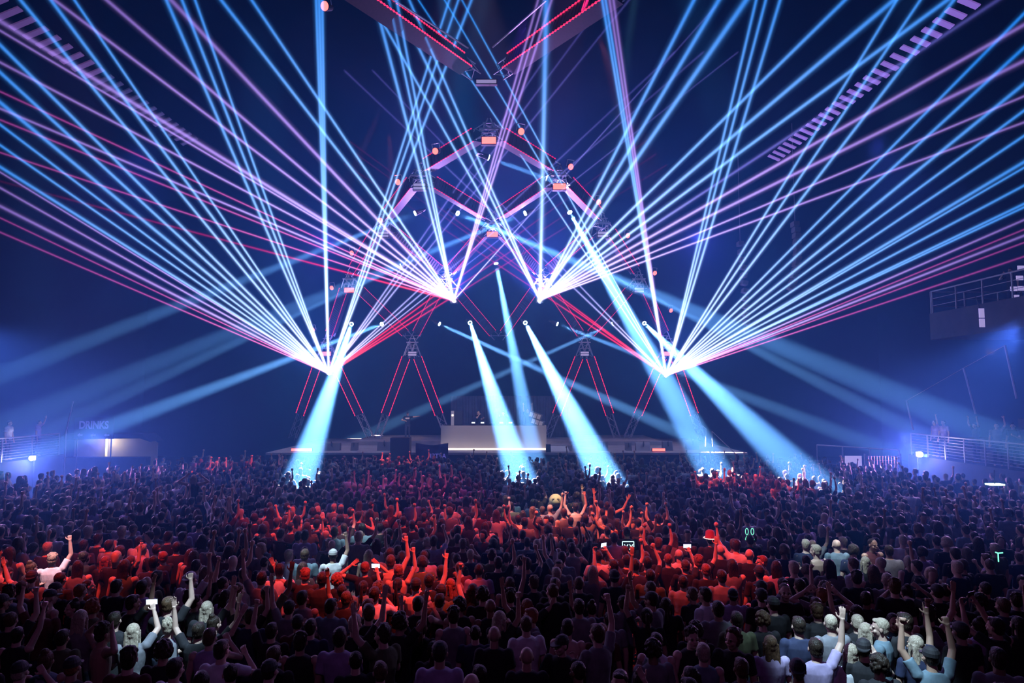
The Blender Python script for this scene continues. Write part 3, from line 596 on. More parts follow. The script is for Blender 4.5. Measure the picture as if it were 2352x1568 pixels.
def norm(v): return Vector(v).normalized()
ARMS = {  # shoulder->elbow, elbow->wrist for the right side (x mirrored for the left), hand kind
 'down': ((.22, .02, -1), (.06, .22, -1), 'open'), 'bent': ((.30, .25, -.85), (-.45, .85, .35), 'grip'), 'fist': ((.42, .30, .85), (-.12, .10, 1), 'fist'),
 'open': ((.50, .25, .70), (.10, .05, 1), 'open'), 'phone': ((.25, .70, .45), (-.35, .35, .9), 'grip'), 'point': ((.28, .35, .9), (.05, .25, 1), 'point'),
 'head': ((.95, -.05, .30), (-.80, .15, .62), 'open'), 'wide': ((.85, .25, .40), (.42, .15, .9), 'open'), 'forward': ((.35, .85, .10), (-.1, .95, .25), 'open'), 'face': ((.45, .55, -.35), (-.62, .25, .85), 'grip'),
 'out': ((.95, .25, .02), (.9, .35, .12), 'open'), 'hip': ((.75, .05, -.75), (-.75, .35, -.15), 'grip'), 'up': ((.22, .12, .97), (.05, .0, 1), 'open'),
 'lean': ((.35, .55, -.75), (-.2, .95, -.1), 'open')}

def hand(mb, w, d, side, kind, fine):
    """palm, four fingers of different length with a bend at each knuckle and a thumb that leaves the side of the palm"""
    d = norm(d); ref = Vector((side, 0, 0)); n = d.cross(ref).normalized(); u = n.cross(d).normalized()   # u: towards the thumb side reversed
    if not fine:
        mb.ball(w + d * .06, .052, 8, 6); return
    pc = w + d * .05
    mb.tube(w, w + d * .03, .027, 10, .031); 
    for k in (-.026, -.009, .009, .026): mb.tube(w + u * k * .7 + d * .012, w + u * k + d * .088, .0135, 8, .0125); mb.ball(w + u * k + d * .088, .0128, 8, 6)
    bend = {'open': (.12, .18, .15), 'fist': (1.35, 1.5, 1.0), 'grip': (.75, .8, .5), 'point': (1.3, 1.45, 1.0)}[kind]
    for i, (k, l) in enumerate(((-.027, .070), (-.009, .082), (.0095, .076), (.027, .060))):
        b = bend if not (kind == 'point' and i == 0) else (.08, .08, .05)
        spread = (k * 5.5 if kind == 'open' else k * .8); p = w + u * k + d * .088; dd = (d + u * spread).normalized(); ang = 0
        for j, f in enumerate((.46, .31, .23)):
            ang += b[j]; q = p + (dd * math.cos(ang) + n * math.sin(ang)).normalized() * l * f
            mb.tube(p, q, .0098 - .0008 * j, 7, .0092 - .0008 * j); mb.ball(q, .0094 - .0008 * j, 7, 5); p = q
    # thumb
    p = w + d * .028 - u * .026; q = p + (d * .55 - u * .75 + n * .25).normalized() * .042; r_ = q + (d * .9 - u * .25 + n * (.25 if kind == 'open' else .6)).normalized() * .036
    mb.tube(p, q, .0135, 7, .0115); mb.ball(q, .0115, 7, 5); mb.tube(q, r_, .0112, 7, .0095); mb.ball(r_, .0095, 7, 5); mb.ball(p, .0135, 7, 5)

def arm_pts(side, pose):
    a, b, kind = ARMS[pose]; sh = Vector((side * .185, 0, 1.415))
    if pose in ('fist', 'open', 'point', 'phone', 'wide', 'head'): sh = sh + Vector((-side * .01, 0, .03))
    el = sh + norm((a[0] * side, a[1], a[2])) * .285; wr = el + norm((b[0] * side, b[1], b[2])) * .255
    return sh, el, wr, norm((b[0] * side, b[1], b[2])), kind

def rings(mb, rs, n=20):
    """closed loft through horizontal ellipses (z, cx, cy, rx, ry)"""
    vs = [Vector((cx + rx * math.cos(2 * math.pi * i / n), cy + ry * math.sin(2 * math.pi * i / n), z)) for z, cx, cy, rx, ry in rs for i in range(n)]
    fs = [(k * n + i, k * n + (i + 1) % n, (k + 1) * n + (i + 1) % n, (k + 1) * n + i) for k in range(len(rs) - 1) for i in range(n)]
    mb._add(vs, fs + [tuple(reversed(range(n))), tuple(range((len(rs) - 1) * n, len(rs) * n))])

def solid(name, mb, voxel, ratio, mats, smooth_it=2):
    """one continuous skin around the collected shapes"""
    me = bpy.data.meshes.new(name + '_raw'); me.from_pydata([tuple(v) for v in mb.v], [], mb.f)
    o = bpy.data.objects.new(name + '_raw', me); COL.objects.link(o)
    m = o.modifiers.new('r', 'REMESH'); m.mode = 'VOXEL'; m.voxel_size = voxel; m.use_smooth_shade = True
    if smooth_it: m = o.modifiers.new('s', 'SMOOTH'); m.factor = .5; m.iterations = smooth_it
    if ratio < 1: m = o.modifiers.new('d', 'DECIMATE'); m.ratio = ratio
    dg = bpy.context.evaluated_depsgraph_get(); out = bpy.data.meshes.new_from_object(o.evaluated_get(dg)); out.name = name
    bpy.data.objects.remove(o); bpy.data.meshes.remove(me)
    out.materials.clear()
    for m in (mats if isinstance(mats, (list, tuple)) else [mats]): out.materials.append(m)
    out.polygons.foreach_set('use_smooth', [True] * len(out.polygons))
    return out

def head_shapes(mb, yaw=0.0, fine=True, face=0.0):
    R = Matrix.Rotation(yaw, 3, 'Z'); H = HEAD
    def b(c, r, sc=(1, 1, 1), nu=16, nv=12):
        k = MB(); k.ball((0, 0, 0), r, nu, nv, sc); k.v = [R @ (v + Vector(c)) + H for v in k.v]; mb._add(k.v, k.f)
    b((0, -.008, .030), .1, (.77, .95, .93)); b((0, .018, -.030), .08, (.78, .92, 1.05)); b((0, .048, -.078), .045, (.85, .8, .75))
    if fine:
        b((0, .103, -.012), .017, (.85, 1.1, 1.1), 10, 8); b((0, .093, .012), .013, (.8, .9, 1.5), 8, 6)
        for s in (-1, 1):
            b((s * .080, -.004, -.004), .026, (.35, .75, 1.15), 10, 8); b((s * .032, .080, .022), .021, (1.1, .5, .4), 8, 6); b((s * .040, .066, -.030), .028, (1, .8, .8), 8, 6)
        b((0, .093, -.048), .017, (1.3, .5, .45), 8, 6)

def body_shapes(poseL, poseR, fine, yaw=0.0, sit=False, lean=0.0):
    mb = MB(); head_shapes(mb, yaw, fine)
    mb.tube((0, -.012, 1.43), (0, .008, 1.56), .062, 14, .054)
    rings(mb, [(.90, 0, 0, .150, .105), (1.0, 0, 0, .158, .108), (1.12, 0, 0, .138, .095), (1.28, 0, -.005, .165, .112), (1.38, 0, -.008, .178, .105), (1.44, 0, -.008, .150, .082), (1.475, 0, -.008, .085, .065)], 16)
    for s, ps in ((-1, poseL), (1, poseR)):
        sh, el, wr, d, kind = arm_pts(s, ps)
        mb.ball(sh, .062, 12, 8); mb.tube(sh, el, .052, 12, .040); mb.ball(el, .041, 10, 8); mb.tube(el, el.lerp(wr, .35), .040, 10, .038); mb.tube(el.lerp(wr, .35), wr, .038, 10, .026); mb.ball(wr, .027, 8, 6)
        hand(mb, wr, d, s, kind, fine)
        hp = Vector((s * .09, 0, .92)); kn = Vector((s * .11, .03, .50)); an = Vector((s * .12, -.01, .09))
        mb.tube(hp, kn, .085, 12, .055); mb.ball(kn, .056, 10, 6); mb.tube(kn, kn.lerp(an, .35), .052, 10, .055); mb.tube(kn.lerp(an, .35), an, .055, 10, .036)
        mb.ball(an + Vector((0, .05, -.045)), .045, 10, 6, (.9, 2.2, .9))
    return mb

def shirt_shapes(poseL, poseR, tank=False):
    mb = MB()
    rings(mb, [(.91, 0, 0, .168, .122), (1.0, 0, 0, .170, .122), (1.12, 0, 0, .158, .114), (1.28, 0, -.005, .182, .126), (1.38, 0, -.008, .192, .118), (1.445, 0, -.008, .160, .094), (1.487, 0, -.01, .085, .074)], 18)
    if not tank:
        for s, ps in ((-1, poseL), (1, poseR)):
            sh, el, wr, d, kind = arm_pts(s, ps); c = sh.lerp(el, .62)
            mb.ball(sh, .070, 12, 8); mb.tube(sh, c, .066, 14, .064)
    return mb

def trouser_shapes():
    mb = MB(); rings(mb, [(.80, 0, 0, .158, .118), (.92, 0, 0, .164, .118), (1.0, 0, 0, .160, .114)], 16)
    for s in (-1, 1):
        hp = Vector((s * .085, 0, .92)); kn = Vector((s * .11, .03, .50)); an = Vector((s * .12, -.01, .08))
        mb.tube(hp, kn, .100, 12, .072); mb.ball(kn, .072, 10, 6); mb.tube(kn, an, .072, 12, .058)
    return mb

def hair_shapes(kind):
    """hair in head space (head centre at the origin, face towards +y)"""
    mb = MB(); r = random.Random(kind)
    if kind == 'short': mb.ball((0, -.022, .044), .1, 18, 12, (.84, .94, .93)); mb.ball((0, -.045, -.01), .08, 14, 10, (.93, .78, .95)); mb.ball((0, .045, .095), .05, 12, 8, (1.1, .8, .55))
    elif kind == 'crop': mb.ball((0, -.018, .040), .1, 18, 12, (.80, .93, .90)); mb.ball((0, -.038, -.005), .078, 14, 10, (.93, .78, .9))
    elif kind == 'tousled':
        mb.ball((0, -.022, .048), .1, 16, 12, (.86, .96, .95)); mb.ball((0, -.045, -.01), .08, 14, 10, (.95, .8, .95))
        for i in range(40):
            a = r.uniform(0, 6.28); e = r.uniform(.25, 1.4); mb.ball((.085 * math.cos(a) * math.cos(e), -.02 + .088 * math.sin(a) * math.cos(e), .055 + .088 * math.sin(e)), r.uniform(.012, .022), 7, 5)
    elif kind == 'curly':
        for i in range(110):
            a = r.uniform(0, 6.28); e = r.uniform(-.9, 1.5); y = math.sin(a) * math.cos(e)
            if y > .35 and e < .75: continue
            mb.ball((.092 * math.cos(a) * math.cos(e), -.02 + .098 * y, .035 + .105 * math.sin(e)), r.uniform(.020, .03), 7, 5)
        mb.ball((0, -.025, .045), .1, 14, 10, (.85, .9, .95))
    elif kind in ('long', 'ponytail', 'bun'):
        mb.ball((0, -.022, .042), .1, 18, 12, (.86, .96, .95)); mb.ball((0, -.045, -.01), .085, 14, 10, (.98, .8, 1.0))
        if kind == 'long':
            for i in range(15):
                x = -.075 + .15 * i / 14; y = -.085 + .4 * x * x * 12 * .12; ln = r.uniform(.26, .34); mb.tube((x * .9, y + .02, .03), (x * 1.15, y - .028 + r.uniform(-.01, .01), -ln), .030, 8, .012)
            for s in (-1, 1): mb.tube((s * .078, .0, .03), (s * .098, -.01, -.24), .022, 8, .012)
        elif kind == 'ponytail':
            mb.ball((0, -.115, .06), .028, 10, 8)
            for i in range(8): mb.tube((r.uniform(-.01, .01), -.12, .055), (r.uniform(-.04, .04), -.16 + r.uniform(-.02, .02), -.22 + r.uniform(-.03, .03)), .022, 7, .006)
        else: mb.ball((0, -.05, .135), .048, 12, 10, (1, 1, .85))
    return mb

def cap_shapes(back=False):
    mb = MB(); s = -1 if back else 1
    rings(mb, [(.035, 0, -.012, .087, .104), (.075, 0, -.014, .085, .100), (.11, 0, -.016, .066, .080), (.132, 0, -.016, .034, .042), (.137, 0, -.016, .01, .012)], 18)
    n = 12; vs = []
    for z in (.030, .042):
        for i in range(n + 1): a = math.pi * i / n; vs.append(Vector((.075 * math.cos(a), s * (.06 + .115 * math.sin(a)), z - .012 * math.sin(a))))
    m = n + 1; mb._add(vs, [tuple(range(m)), tuple(range(2 * m - 1, m - 1, -1))] + [(i, i + 1, m + i + 1, m + i) for i in range(n)])
    return mb
HAIR = {k: solid('hair_' + k, hair_shapes(k), .0075 if k in ('curly', 'tousled', 'long') else .009, .35, HAIRC['dark'], 1) for k in ('short', 'crop', 'tousled', 'curly', 'long', 'ponytail', 'bun')}
_c = cap_shapes(); HAIR['cap'] = link_mesh('cap_mesh', _c.v, _c.f, M_cap).data; bpy.data.objects.remove(bpy.data.objects['cap_mesh'])
_c = cap_shapes(True); HAIR['backwards cap'] = link_mesh('cap_mesh', _c.v, _c.f, M_cap).data; bpy.data.objects.remove(bpy.data.objects['cap_mesh'])
# (left arm, right arm, head yaw, words)
POSES = {
 'down': ('down', 'down', 0, 'arms down'), 'down2': ('bent', 'down', .35, 'head turned left'), 'down3': ('down', 'bent', -.4, 'head turned right'),
 'rfist': ('bent', 'fist', 0, 'right fist up'), 'lfist': ('fist', 'down', 0, 'left fist up'), 'both': ('fist', 'fist', 0, 'both fists up'), 'open2': ('open', 'wide', 0, 'both hands open overhead'),
 'phone': ('bent', 'phone', 0, 'filming with a phone'), 'phone2': ('phone', 'phone', 0, 'two hands raising a phone'), 'rpoint': ('down', 'point', .15, 'right finger pointing up'), 'head': ('head', 'head', 0, 'hands on head'),
 'ropen': ('down', 'open', -.2, 'right hand up'), 'lopen': ('open', 'bent', .2, 'left hand up'), 'wide': ('wide', 'down', .3, 'left arm stretched out'), 'face': ('down', 'face', -.3, 'hand at the ear'), 'fwd': ('forward', 'bent', 0, 'left arm forward'),
 'host': ('out', 'hip', 0, ''), 'work': ('forward', 'forward', -.3, ''), 'dj': ('bent', 'face', -.5, ''), 'up2': ('up', 'up', 0, '')}
BODY = {}; SH = {}; TANK = {}
for k, (l, r, yw, wds) in POSES.items():
    BODY[k] = solid('person_' + k, body_shapes(l, r, True, yw), .0072, .22, SKIN[0], 2)
    SH[k] = solid('t_shirt_' + k, shirt_shapes(l, r), .012, .35, SHIRTM['black'], 3)
TANKM = solid('tank_top', shirt_shapes('down', 'down', True), .012, .35, SHIRTM['black'], 3)
TROU = solid('trousers', trouser_shapes(), .014, .35, M_jean, 3)

def omat(o, m):
    o.material_slots[0].link = 'OBJECT'; o.material_slots[0].material = m
def child(name, me, parent, m=None, loc=(0, 0, 0), yaw=0.0):
    o = bpy.data.objects.new(name, me); COL.objects.link(o); o.parent = parent; o.location = loc; o.rotation_euler.z = yaw
    if m: omat(o, m)
    return o
_fm = MB()
for s in (-1, 1): _fm.ball((s * .032, .088, .006), .011, 8, 6, (1.3, .6, .7)); _fm.ball((s * .034, .092, .027), .012, 8, 6, (1.5, .4, .28))
EYES = link_mesh('eyes_mesh', _fm.v, _fm.f, M_eye, smooth=True).data; bpy.data.objects.remove(bpy.data.objects['eyes_mesh'])
_fm = MB().ball((0, .101, -.048), .017, 10, 6, (1.25, .35, .38)); MOUTH = link_mesh('mouth_mesh', _fm.v, _fm.f, M_lip, smooth=True).data; bpy.data.objects.remove(bpy.data.objects['mouth_mesh'])

PEOPLE = []
def person(x, y, rz, pose='down', hair='short', hc='dark', shirt='black', skin=0, h=1.0, z=0.0, label=None, group=None, where='', face=False, top='t_shirt', full=True):
    o = bpy.data.objects.new('person', BODY[pose]); COL.objects.link(o); o.location = (x, y, z); o.rotation_euler.z = rz; o.scale = (h, h, h); omat(o, SKIN[skin])
    yw = POSES[pose][2]
    if hair == 'cap' or hair == 'backwards cap':
        child('hair', HAIR['crop'], o, HAIRC[hc], HEAD, yw); child('cap', HAIR[hair], o, {'black': M_cap, 'white': M_capw, 'red': M_capr}.get(shirt if shirt != 'black' else 'black', M_cap), HEAD, yw)
    elif hair != 'bald': child('hair', HAIR[hair], o, HAIRC[hc], HEAD, yw)
    if top == 't_shirt': child('t_shirt', SH[pose], o, SHIRTM[shirt])
    elif top == 'tank_top': child('tank_top', TANKM, o, SHIRTM[shirt])
    if full: child('trousers', TROU, o)
    if face: child('eyes', EYES, o, None, HEAD, yw); child('mouth', MOUTH, o, None, HEAD, yw)
    o['category'] = 'person'; PEOPLE.append((o, dict(x=x, y=y, pose=pose, hair=hair, hc=hc, shirt=shirt, top=top, face=face, label=label, where=where)))
    if group: o['group'] = group
    if label: o['label'] = label
    return o
def hand_at(o, pose, side):
    sh, el, wr, d, k = arm_pts(side, pose); return o.matrix_basis @ (wr + d * .10), (o.matrix_basis.to_3x3() @ d).normalized()
def phone(p, rz, label, screen=True, group='phones held up in the crowd'):
    t = empty('mobile_phone', p, rz); tag(t, label, 'phone', group); t.rotation_euler.x = .15
    b = MB(); b.box((0, 0, 0), (.155, .009, .078)); b.build('body', M_phone, t)
    if screen: MB().box((0, -.0055, 0), (.145, .002, .070)).build('screen', M_glow, t)
    return t
# ------------------------------------------------------------------ the crowd
TAKEN = []
def free(x, y, r=.44):
    return all((x - a) ** 2 + (y - b) ** 2 > r * r for a, b in TAKEN)
def at_head(px, py, h=1.0):
    """floor point of somebody whose head centre shows at this photo pixel"""
    p = PZ(px, py, 1.63 * h); return p.x, p.y
# people the photo singles out: px, py of the head, turn, pose, hair, hair colour, shirt, skin, height, label
FEAT = [
 (385, 1390, .1, 'rfist', 'short', 'brown', 'black', 0, 1.04, 'pale-lit person raising right fist, tallest in the white pool at lower left', {}),
 (388, 1440, -.9, 'down2', 'tousled', 'blond', 'grey', 0, 1.0, 'blond person in profile below the raised fist in the lower left white pool', {'face': True}),
 (305, 1452, .2, 'phone', 'long', 'blond', 'grey', 0, .98, 'long-haired person filming with a phone in the lower left white pool', {}),
 (262, 1425, .1, 'down', 'short', 'dark', 'black', 0, 1.0, 'dark-haired person left of the filming person in the lower left', {}),
 (375, 1497, .1, 'down', 'curly', 'dark', 'black', 1, 1.02, 'dark curly head in front of the lower left white pool', {}),
 (455, 1450, .1, 'open2', 'short', 'dark', 'black', 0, .98, 'person with both hands raised right of the lower left white pool', {}),
 (325, 1350, 0, 'down', 'short', 'dark', 'lilac', 1, 1.04, 'person in a ribbed lilac t-shirt above the filming phone at lower left', {}),
 (120, 1285, .5, 'rfist', 'tousled', 'blond', 'white', 0, 1.0, 'white-lit blond person before the red arm at far left', {}),
 (190, 1280, .1, 'down2', 'short', 'dark', 'black', 0, 1.0, 'red-lit person right of the bent raised red arm at far left', {}),
 (242, 1290, 0, 'down', 'long', 'red', 'black', 0, .95, 'long auburn hair glowing red among the far left red pool', {}),
 (70, 1305, -.5, 'down2', 'bun', 'brown', 'black', 0, .97, 'red-lit person with a bun at the left end of the red pool', {}),
 (300, 1290, -.9, 'rfist', 'ponytail', 'brown', 'black', 0, .97, 'red-lit person thrusting a right fist, right end of the far left red pool', {}),
 (375, 1280, 1.3, 'face', 'short', 'red', 'black', 0, 1.0, 'red-lit person in profile facing left beside the thrust fist', {'face': True}),
 (700, 1275, .1, 'down', 'short', 'brown', 'teal', 0, 1.02, 'person in a pale blue t-shirt in the white pool left of centre', {}),
 (765, 1275, .4, 'rfist', 'cap', 'dark', 'white', 1, 1.0, 'white t-shirt and dark cap in the white pool left of centre', {}),
 (700, 1322, .2, 'wide', 'tousled', 'red', 'black', 0, 1.0, 'red-lit person stretching the left arm out, left of centre', {}),
 (740, 1330, 0, 'down', 'short', 'dark', 'black', 2, 1.04, 'dark silhouetted head between two red-lit heads left of centre', {}),
 (775, 1335, -.2, 'down3', 'curly', 'red', 'black', 0, 1.0, 'red-lit curly head next to the dark silhouette left of centre', {}),
 (700, 1230, 0, 'down', 'short', 'dark', 'lilac', 1, 1.05, 'broad-backed person in a lilac t-shirt above the blue t-shirt', {}),
 (768, 1222, 0, 'down', 'short', 'brown', 'teal', 0, 1.03, 'person in a teal t-shirt right of the broad lilac back', {}),
 (897, 1290, .1, 'rfist', 'short', 'brown', 'black', 0, 1.06, 'shirtless red-lit person with raised right arm in the central red pool', {'top': None}),
 (870, 1355, -.3, 'down3', 'curly', 'brown', 'black', 0, 1.0, 'curly red-lit head below the shirtless back in the central red pool', {}),
 (838, 1305, .1, 'head', 'short', 'red', 'black', 0, 1.0, 'red-lit person with hands at the head, left of the shirtless back', {}),
 (915, 1312, 0, 'rfist', 'short', 'red', 'black', 0, .98, 'short-haired red-lit person right behind the shirtless back', {'top': None}),
 (955, 1345, .1, 'down', 'cap', 'dark', 'black', 0, 1.02, 'shirtless red-lit person in a dark cap in the central red pool', {'top': None}),
 (985, 1335, 0, 'rpoint', 'short', 'dark', 'black', 0, 1.02, 'dark-haired person pointing a finger up, right of the central red pool', {'top': 'tank_top'}),
 (1035, 1345, .9, 'fwd', 'long', 'red', 'black', 0, .96, 'red-lit long-haired person at the right end of the central red pool', {}),
 (1560, 1275, 0, 'down', 'bald', 'dark', 'white', 0, 1.0, 'bald red-lit head in the red pool right of centre', {}),
 (1535, 1285, 0, 'down', 'crop', 'red', 'black', 0, 1.0, 'cropped red-lit head left of the bald head right of centre', {}),
 (1655, 1265, 0, 'down', 'bald', 'dark', 'black', 0, 1.06, 'tall shaven red-lit head under the hat right of centre', {}),
 (1722, 1275, -.2, 'down3', 'bald', 'dark', 'black', 0, 1.02, 'smooth red-lit head with a hand raised, right end of the red pool', {}),
 (1752, 1290, 1.2, 'down2', 'short', 'red', 'black', 0, 1.0, 'red-lit person in profile at the right end of the red pool', {'face': True}),
 (1605, 1290, 0, 'ropen', 'tousled', 'red', 'black', 0, 1.0, 'tousled red-lit head in the middle of the right-hand red pool', {}),
 (1575, 1300, 0, 'phone', 'short', 'brown', 'black', 0, .98, 'person filming with a glowing phone below the right-hand red pool', {}),
 (1622, 1310, 0, 'down', 'short', 'red', 'black', 0, 1.0, 'red-lit head just right of the glowing phone', {}),
 (1922, 1252, 0, 'down', 'bald', 'dark', 'teal', 0, 1.02, 'white-lit bald head over a pale blue t-shirt, right of centre', {}),
 (1875, 1265, .3, 'down2', 'short', 'blond', 'maroon', 0, 1.04, 'fair-haired person in profile left of the white-lit bald head', {'top': None}),
 (2003, 1250, 3.4, 'down', 'crop', 'dark', 'maroon', 1, 1.04, 'person facing the camera, smiling down at a pale-haired person', {'face': True, 'top': 'tank_top'}),
 (1988, 1292, .1, 'down', 'long', 'blond', 'black', 0, .95, 'long pale blond hair lit white in front of the smiling person', {}),
 (1802, 1358, 3.0, 'down', 'crop', 'dark', 'black', 0, 1.08, 'guard in a black jacket facing the camera above the lower right white pool', {'face': True}),
 (1750, 1370, .1, 'down', 'cap', 'dark', 'black', 0, 1.02, 'person in a glossy black cap left of the guard', {}),
 (1745, 1315, 0, 'down', 'cap', 'dark', 'black', 1, 1.02, 'dark cap and dark t-shirt above the glossy black cap', {}),
 (1658, 1325, 0, 'down', 'short', 'dark', 'grey', 0, 1.02, 'dim short-haired person below the red hat', {}),
 (1650, 1400, 0, 'down', 'short', 'dark', 'grey', 1, 1.04, 'person in a pale grey t-shirt left of the curly head', {}),
 (1693, 1425, 0, 'down', 'short', 'dark', 'olive', 1, 1.02, 'dark rounded head between the grey t-shirt and the curly head', {}),
 (1752, 1425, .1, 'down', 'curly', 'brown', 'black', 0, .98, 'rim-lit curly brown head below the guard', {}),
 (1875, 1390, .1, 'down', 'short', 'brown', 'black', 0, 1.0, 'brown-haired person right of the guard, second row of the white pool', {}),
 (1878, 1405, .2, 'face', 'tousled', 'brown', 'black', 0, 1.0, 'brown-haired person talking at the top of the lower right white pool', {}),
 (1910, 1432, .1, 'face', 'crop', 'blond', 'grey', 0, 1.04, 'blond cropped head with a hand at the ear in the lower right white pool', {}),
 (1835, 1438, 0, 'down', 'short', 'dark', 'navy', 0, 1.04, 'dark-haired person in a navy t-shirt, left in the lower right white pool', {}),
 (1970, 1430, 0, 'down', 'ponytail', 'blond', 'black', 0, .97, 'ponytail lit white at the back of the lower right white pool', {}),
 (2025, 1442, .9, 'down2', 'short', 'blond', 'teal', 0, 1.05, 'bright blond person in a blue-grey t-shirt, right in the lower right white pool', {'face': True}),
 (1990, 1450, -.2, 'down3', 'long', 'blond', 'black', 0, .96, 'long bright blond hair left of the blue-grey t-shirt', {}),
 (1985, 1490, -.2, 'face', 'backwards cap', 'dark', 'black', 0, 1.02, 'black backwards cap with a hand on the neck, middle of the lower right pool', {}),
 (2020, 1530, 0, 'down', 'curly', 'dark', 'black', 1, 1.0, 'dark curly head nearest the camera in the lower right white pool', {}),
 (1955, 1500, .1, 'down', 'long', 'blond', 'white', 0, .97, 'long pale hair left of the black backwards cap', {}),
 (1875, 1490, 0, 'ropen', 'short', 'dark', 'lilac', 0, 1.04, 'person in a pale t-shirt lifting a hand, below the navy t-shirt', {}),
 (1770, 1480, 0, 'down', 'long', 'brown', 'lilac', 0, .97, 'long brown hair left of the pale t-shirt at lower right', {}),
 (2080, 1430, .3, 'down', 'short', 'dark', 'black', 1, 1.08, 'person in a black printed t-shirt right of the lower right white pool', {}),
 (2140, 1510, 0, 'both', 'cap', 'dark', 'teal', 1, 1.04, 'person in a dark cap clapping overhead at the lower right', {}),
 (2290, 1440, .5, 'phone2', 'short', 'dark', 'black', 1, 1.05, 'dark person aiming a camera overhead at the far lower right', {}),
 (1275, 1345, .3, 'down', 'short', 'dark', 'black', 0, 1.06, 'person in a black t-shirt with pale lettering on the back, lower centre', {}),
 (1283, 1300, 3.1, 'down', 'short', 'dark', 'grey', 1, 1.02, 'dim face turned to the camera above the lettered t-shirt', {'face': True}),
 (1100, 1310, 0, 'down', 'crop', 'dark', 'lilac', 1, 1.02, 'cropped dim head over a lilac back in the dark centre', {}),
 (1130, 1275, 0, 'down', 'short', 'dark', 'olive', 0, 1.06, 'broad olive back with a cross strap in the dim centre', {}),
 (1410, 1300, .7, 'phone2', 'short', 'dark', 'navy', 0, 1.02, 'person stretching both arms to a glowing phone right of centre', {}),
 (780, 1465, 0, 'down', 'short', 'dark', 'lilac', 1, 1.08, 'broad pale-shirted back in the dark lower left of centre', {}),
 (1010, 1500, 0, 'down', 'cap', 'dark', 'lilac', 1, 1.1, 'broad pale-shirted back with a cap in the dark lower centre', {}),
 (1135, 1460, 0, 'down', 'bald', 'dark', 'black', 1, 1.02, 'bald head with a violet rim at the lower centre', {}),
 (1210, 1510, 0, 'down', 'bald', 'dark', 'black', 1, 1.02, 'rim-lit bald head nearest the bottom edge at the centre', {}),
]
FEAT2 = [
 (1276, 1150, 3.1, 'down', 'bald', 'dark', 'black', 0, 1.0, 'person facing the camera in a pale laughing round mask', {'mask': 1}),
 (1322, 1165, 0, 'both', 'short', 'dark', 'white', 0, 1.02, 'shirtless red-lit person with both fists up right of the round mask', {'top': None}),
 (1358, 1150, .1, 'up2', 'short', 'brown', 'white', 0, 1.02, 'shirtless person with straight raised arms, second right of the round mask', {'top': None}),
 (1395, 1162, -.2, 'open2', 'short', 'dark', 'white', 0, 1.04, 'shirtless person with spread raised arms, third right of the round mask', {'top': None}),
 (1236, 1140, 0, 'phone', 'short', 'dark', 'black', 0, 1.02, 'dark-haired person with raised right hand left of the round mask', {}),
 (1003, 1118, 0, 'both', 'short', 'red', 'maroon', 0, 1.02, 'red-lit person with both fists up in the middle distance left of centre', {}),
 (935, 1115, .2, 'lfist', 'cap', 'dark', 'black', 0, 1.0, 'capped red-lit person raising the left fist in the middle distance', {}),
 (830, 1110, .3, 'up2', 'long', 'brown', 'maroon', 0, .97, 'long-haired magenta-lit person with straight arms up left of centre', {}),
 (1632, 1238, 0, 'down', 'short', 'dark', 'black', 0, 1.06, 'red-lit person wearing a red hat with a pale glowing rim', {'hat': 1}),
 (1723, 1240, 0, 'down', 'short', 'dark', 'black', 1, 1.0, 'dim person wearing glowing green bunny ears', {'ears': 1}),
 (1440, 1222, 0, 'down', 'short', 'dark', 'black', 1, 1.0, 'dim person with a glowing square print on the back', {'xx': 1}),
 (1360, 1115, 0, 'down', 'cap', 'dark', 'black', 0, 1.02, 'person in a black lettered cap before the bright beam right of centre', {}),
 (125, 1115, -.4, 'wide', 'cap', 'dark', 'black', 0, 1.02, 'capped person rim-lit violet at the left, one arm stretched out', {}),
 (2000, 1118, .2, 'lfist', 'short', 'dark', 'black', 0, 1.0, 'person raising a fist in front of the mesh gate at right', {}),
]
for px, py, rz, pose, hair, hc, sh, sk, h, lb, kw in FEAT:
    x, y = at_head(px, py, h); TAKEN.append((x, y))
    o = person(x, y, rz, pose, hair, hc, sh, sk, h, label=lb, **kw)
    if pose in ('phone', 'phone2'):
        bpy.context.view_layer.update()
        p, d = hand_at(o, 'phone', 1); q = phone(p + d * .03, rz, {305: 'phone held up in the white pool at lower left', 1575: 'glowing phone held up below the right-hand red pool', 2290: 'dark camera held overhead at the far lower right', 1410: 'glowing phone at the end of two stretched arms right of centre'}[px], px != 2290)
M_maskc = mat('mask_pale', (0.75, 0.6, 0.35), .5); M_glowg = mat('green_glow', (.1, .3, .2), .4, emit=(.2, 1.0, .6), estr=1.6); M_glowp = mat('pale_glow', (.5, .4, .4), .4, emit=(1.0, .75, .7), estr=1.2); M_print = mat('pale_print', (.75, .75, .8), .6); M_glowg2 = mat('cyan_glow', (.3, .5, .5), .4, emit=(.6, .95, 1.0), estr=1.5); M_navy = mat('dim_print', (.22, .22, .30), .7)
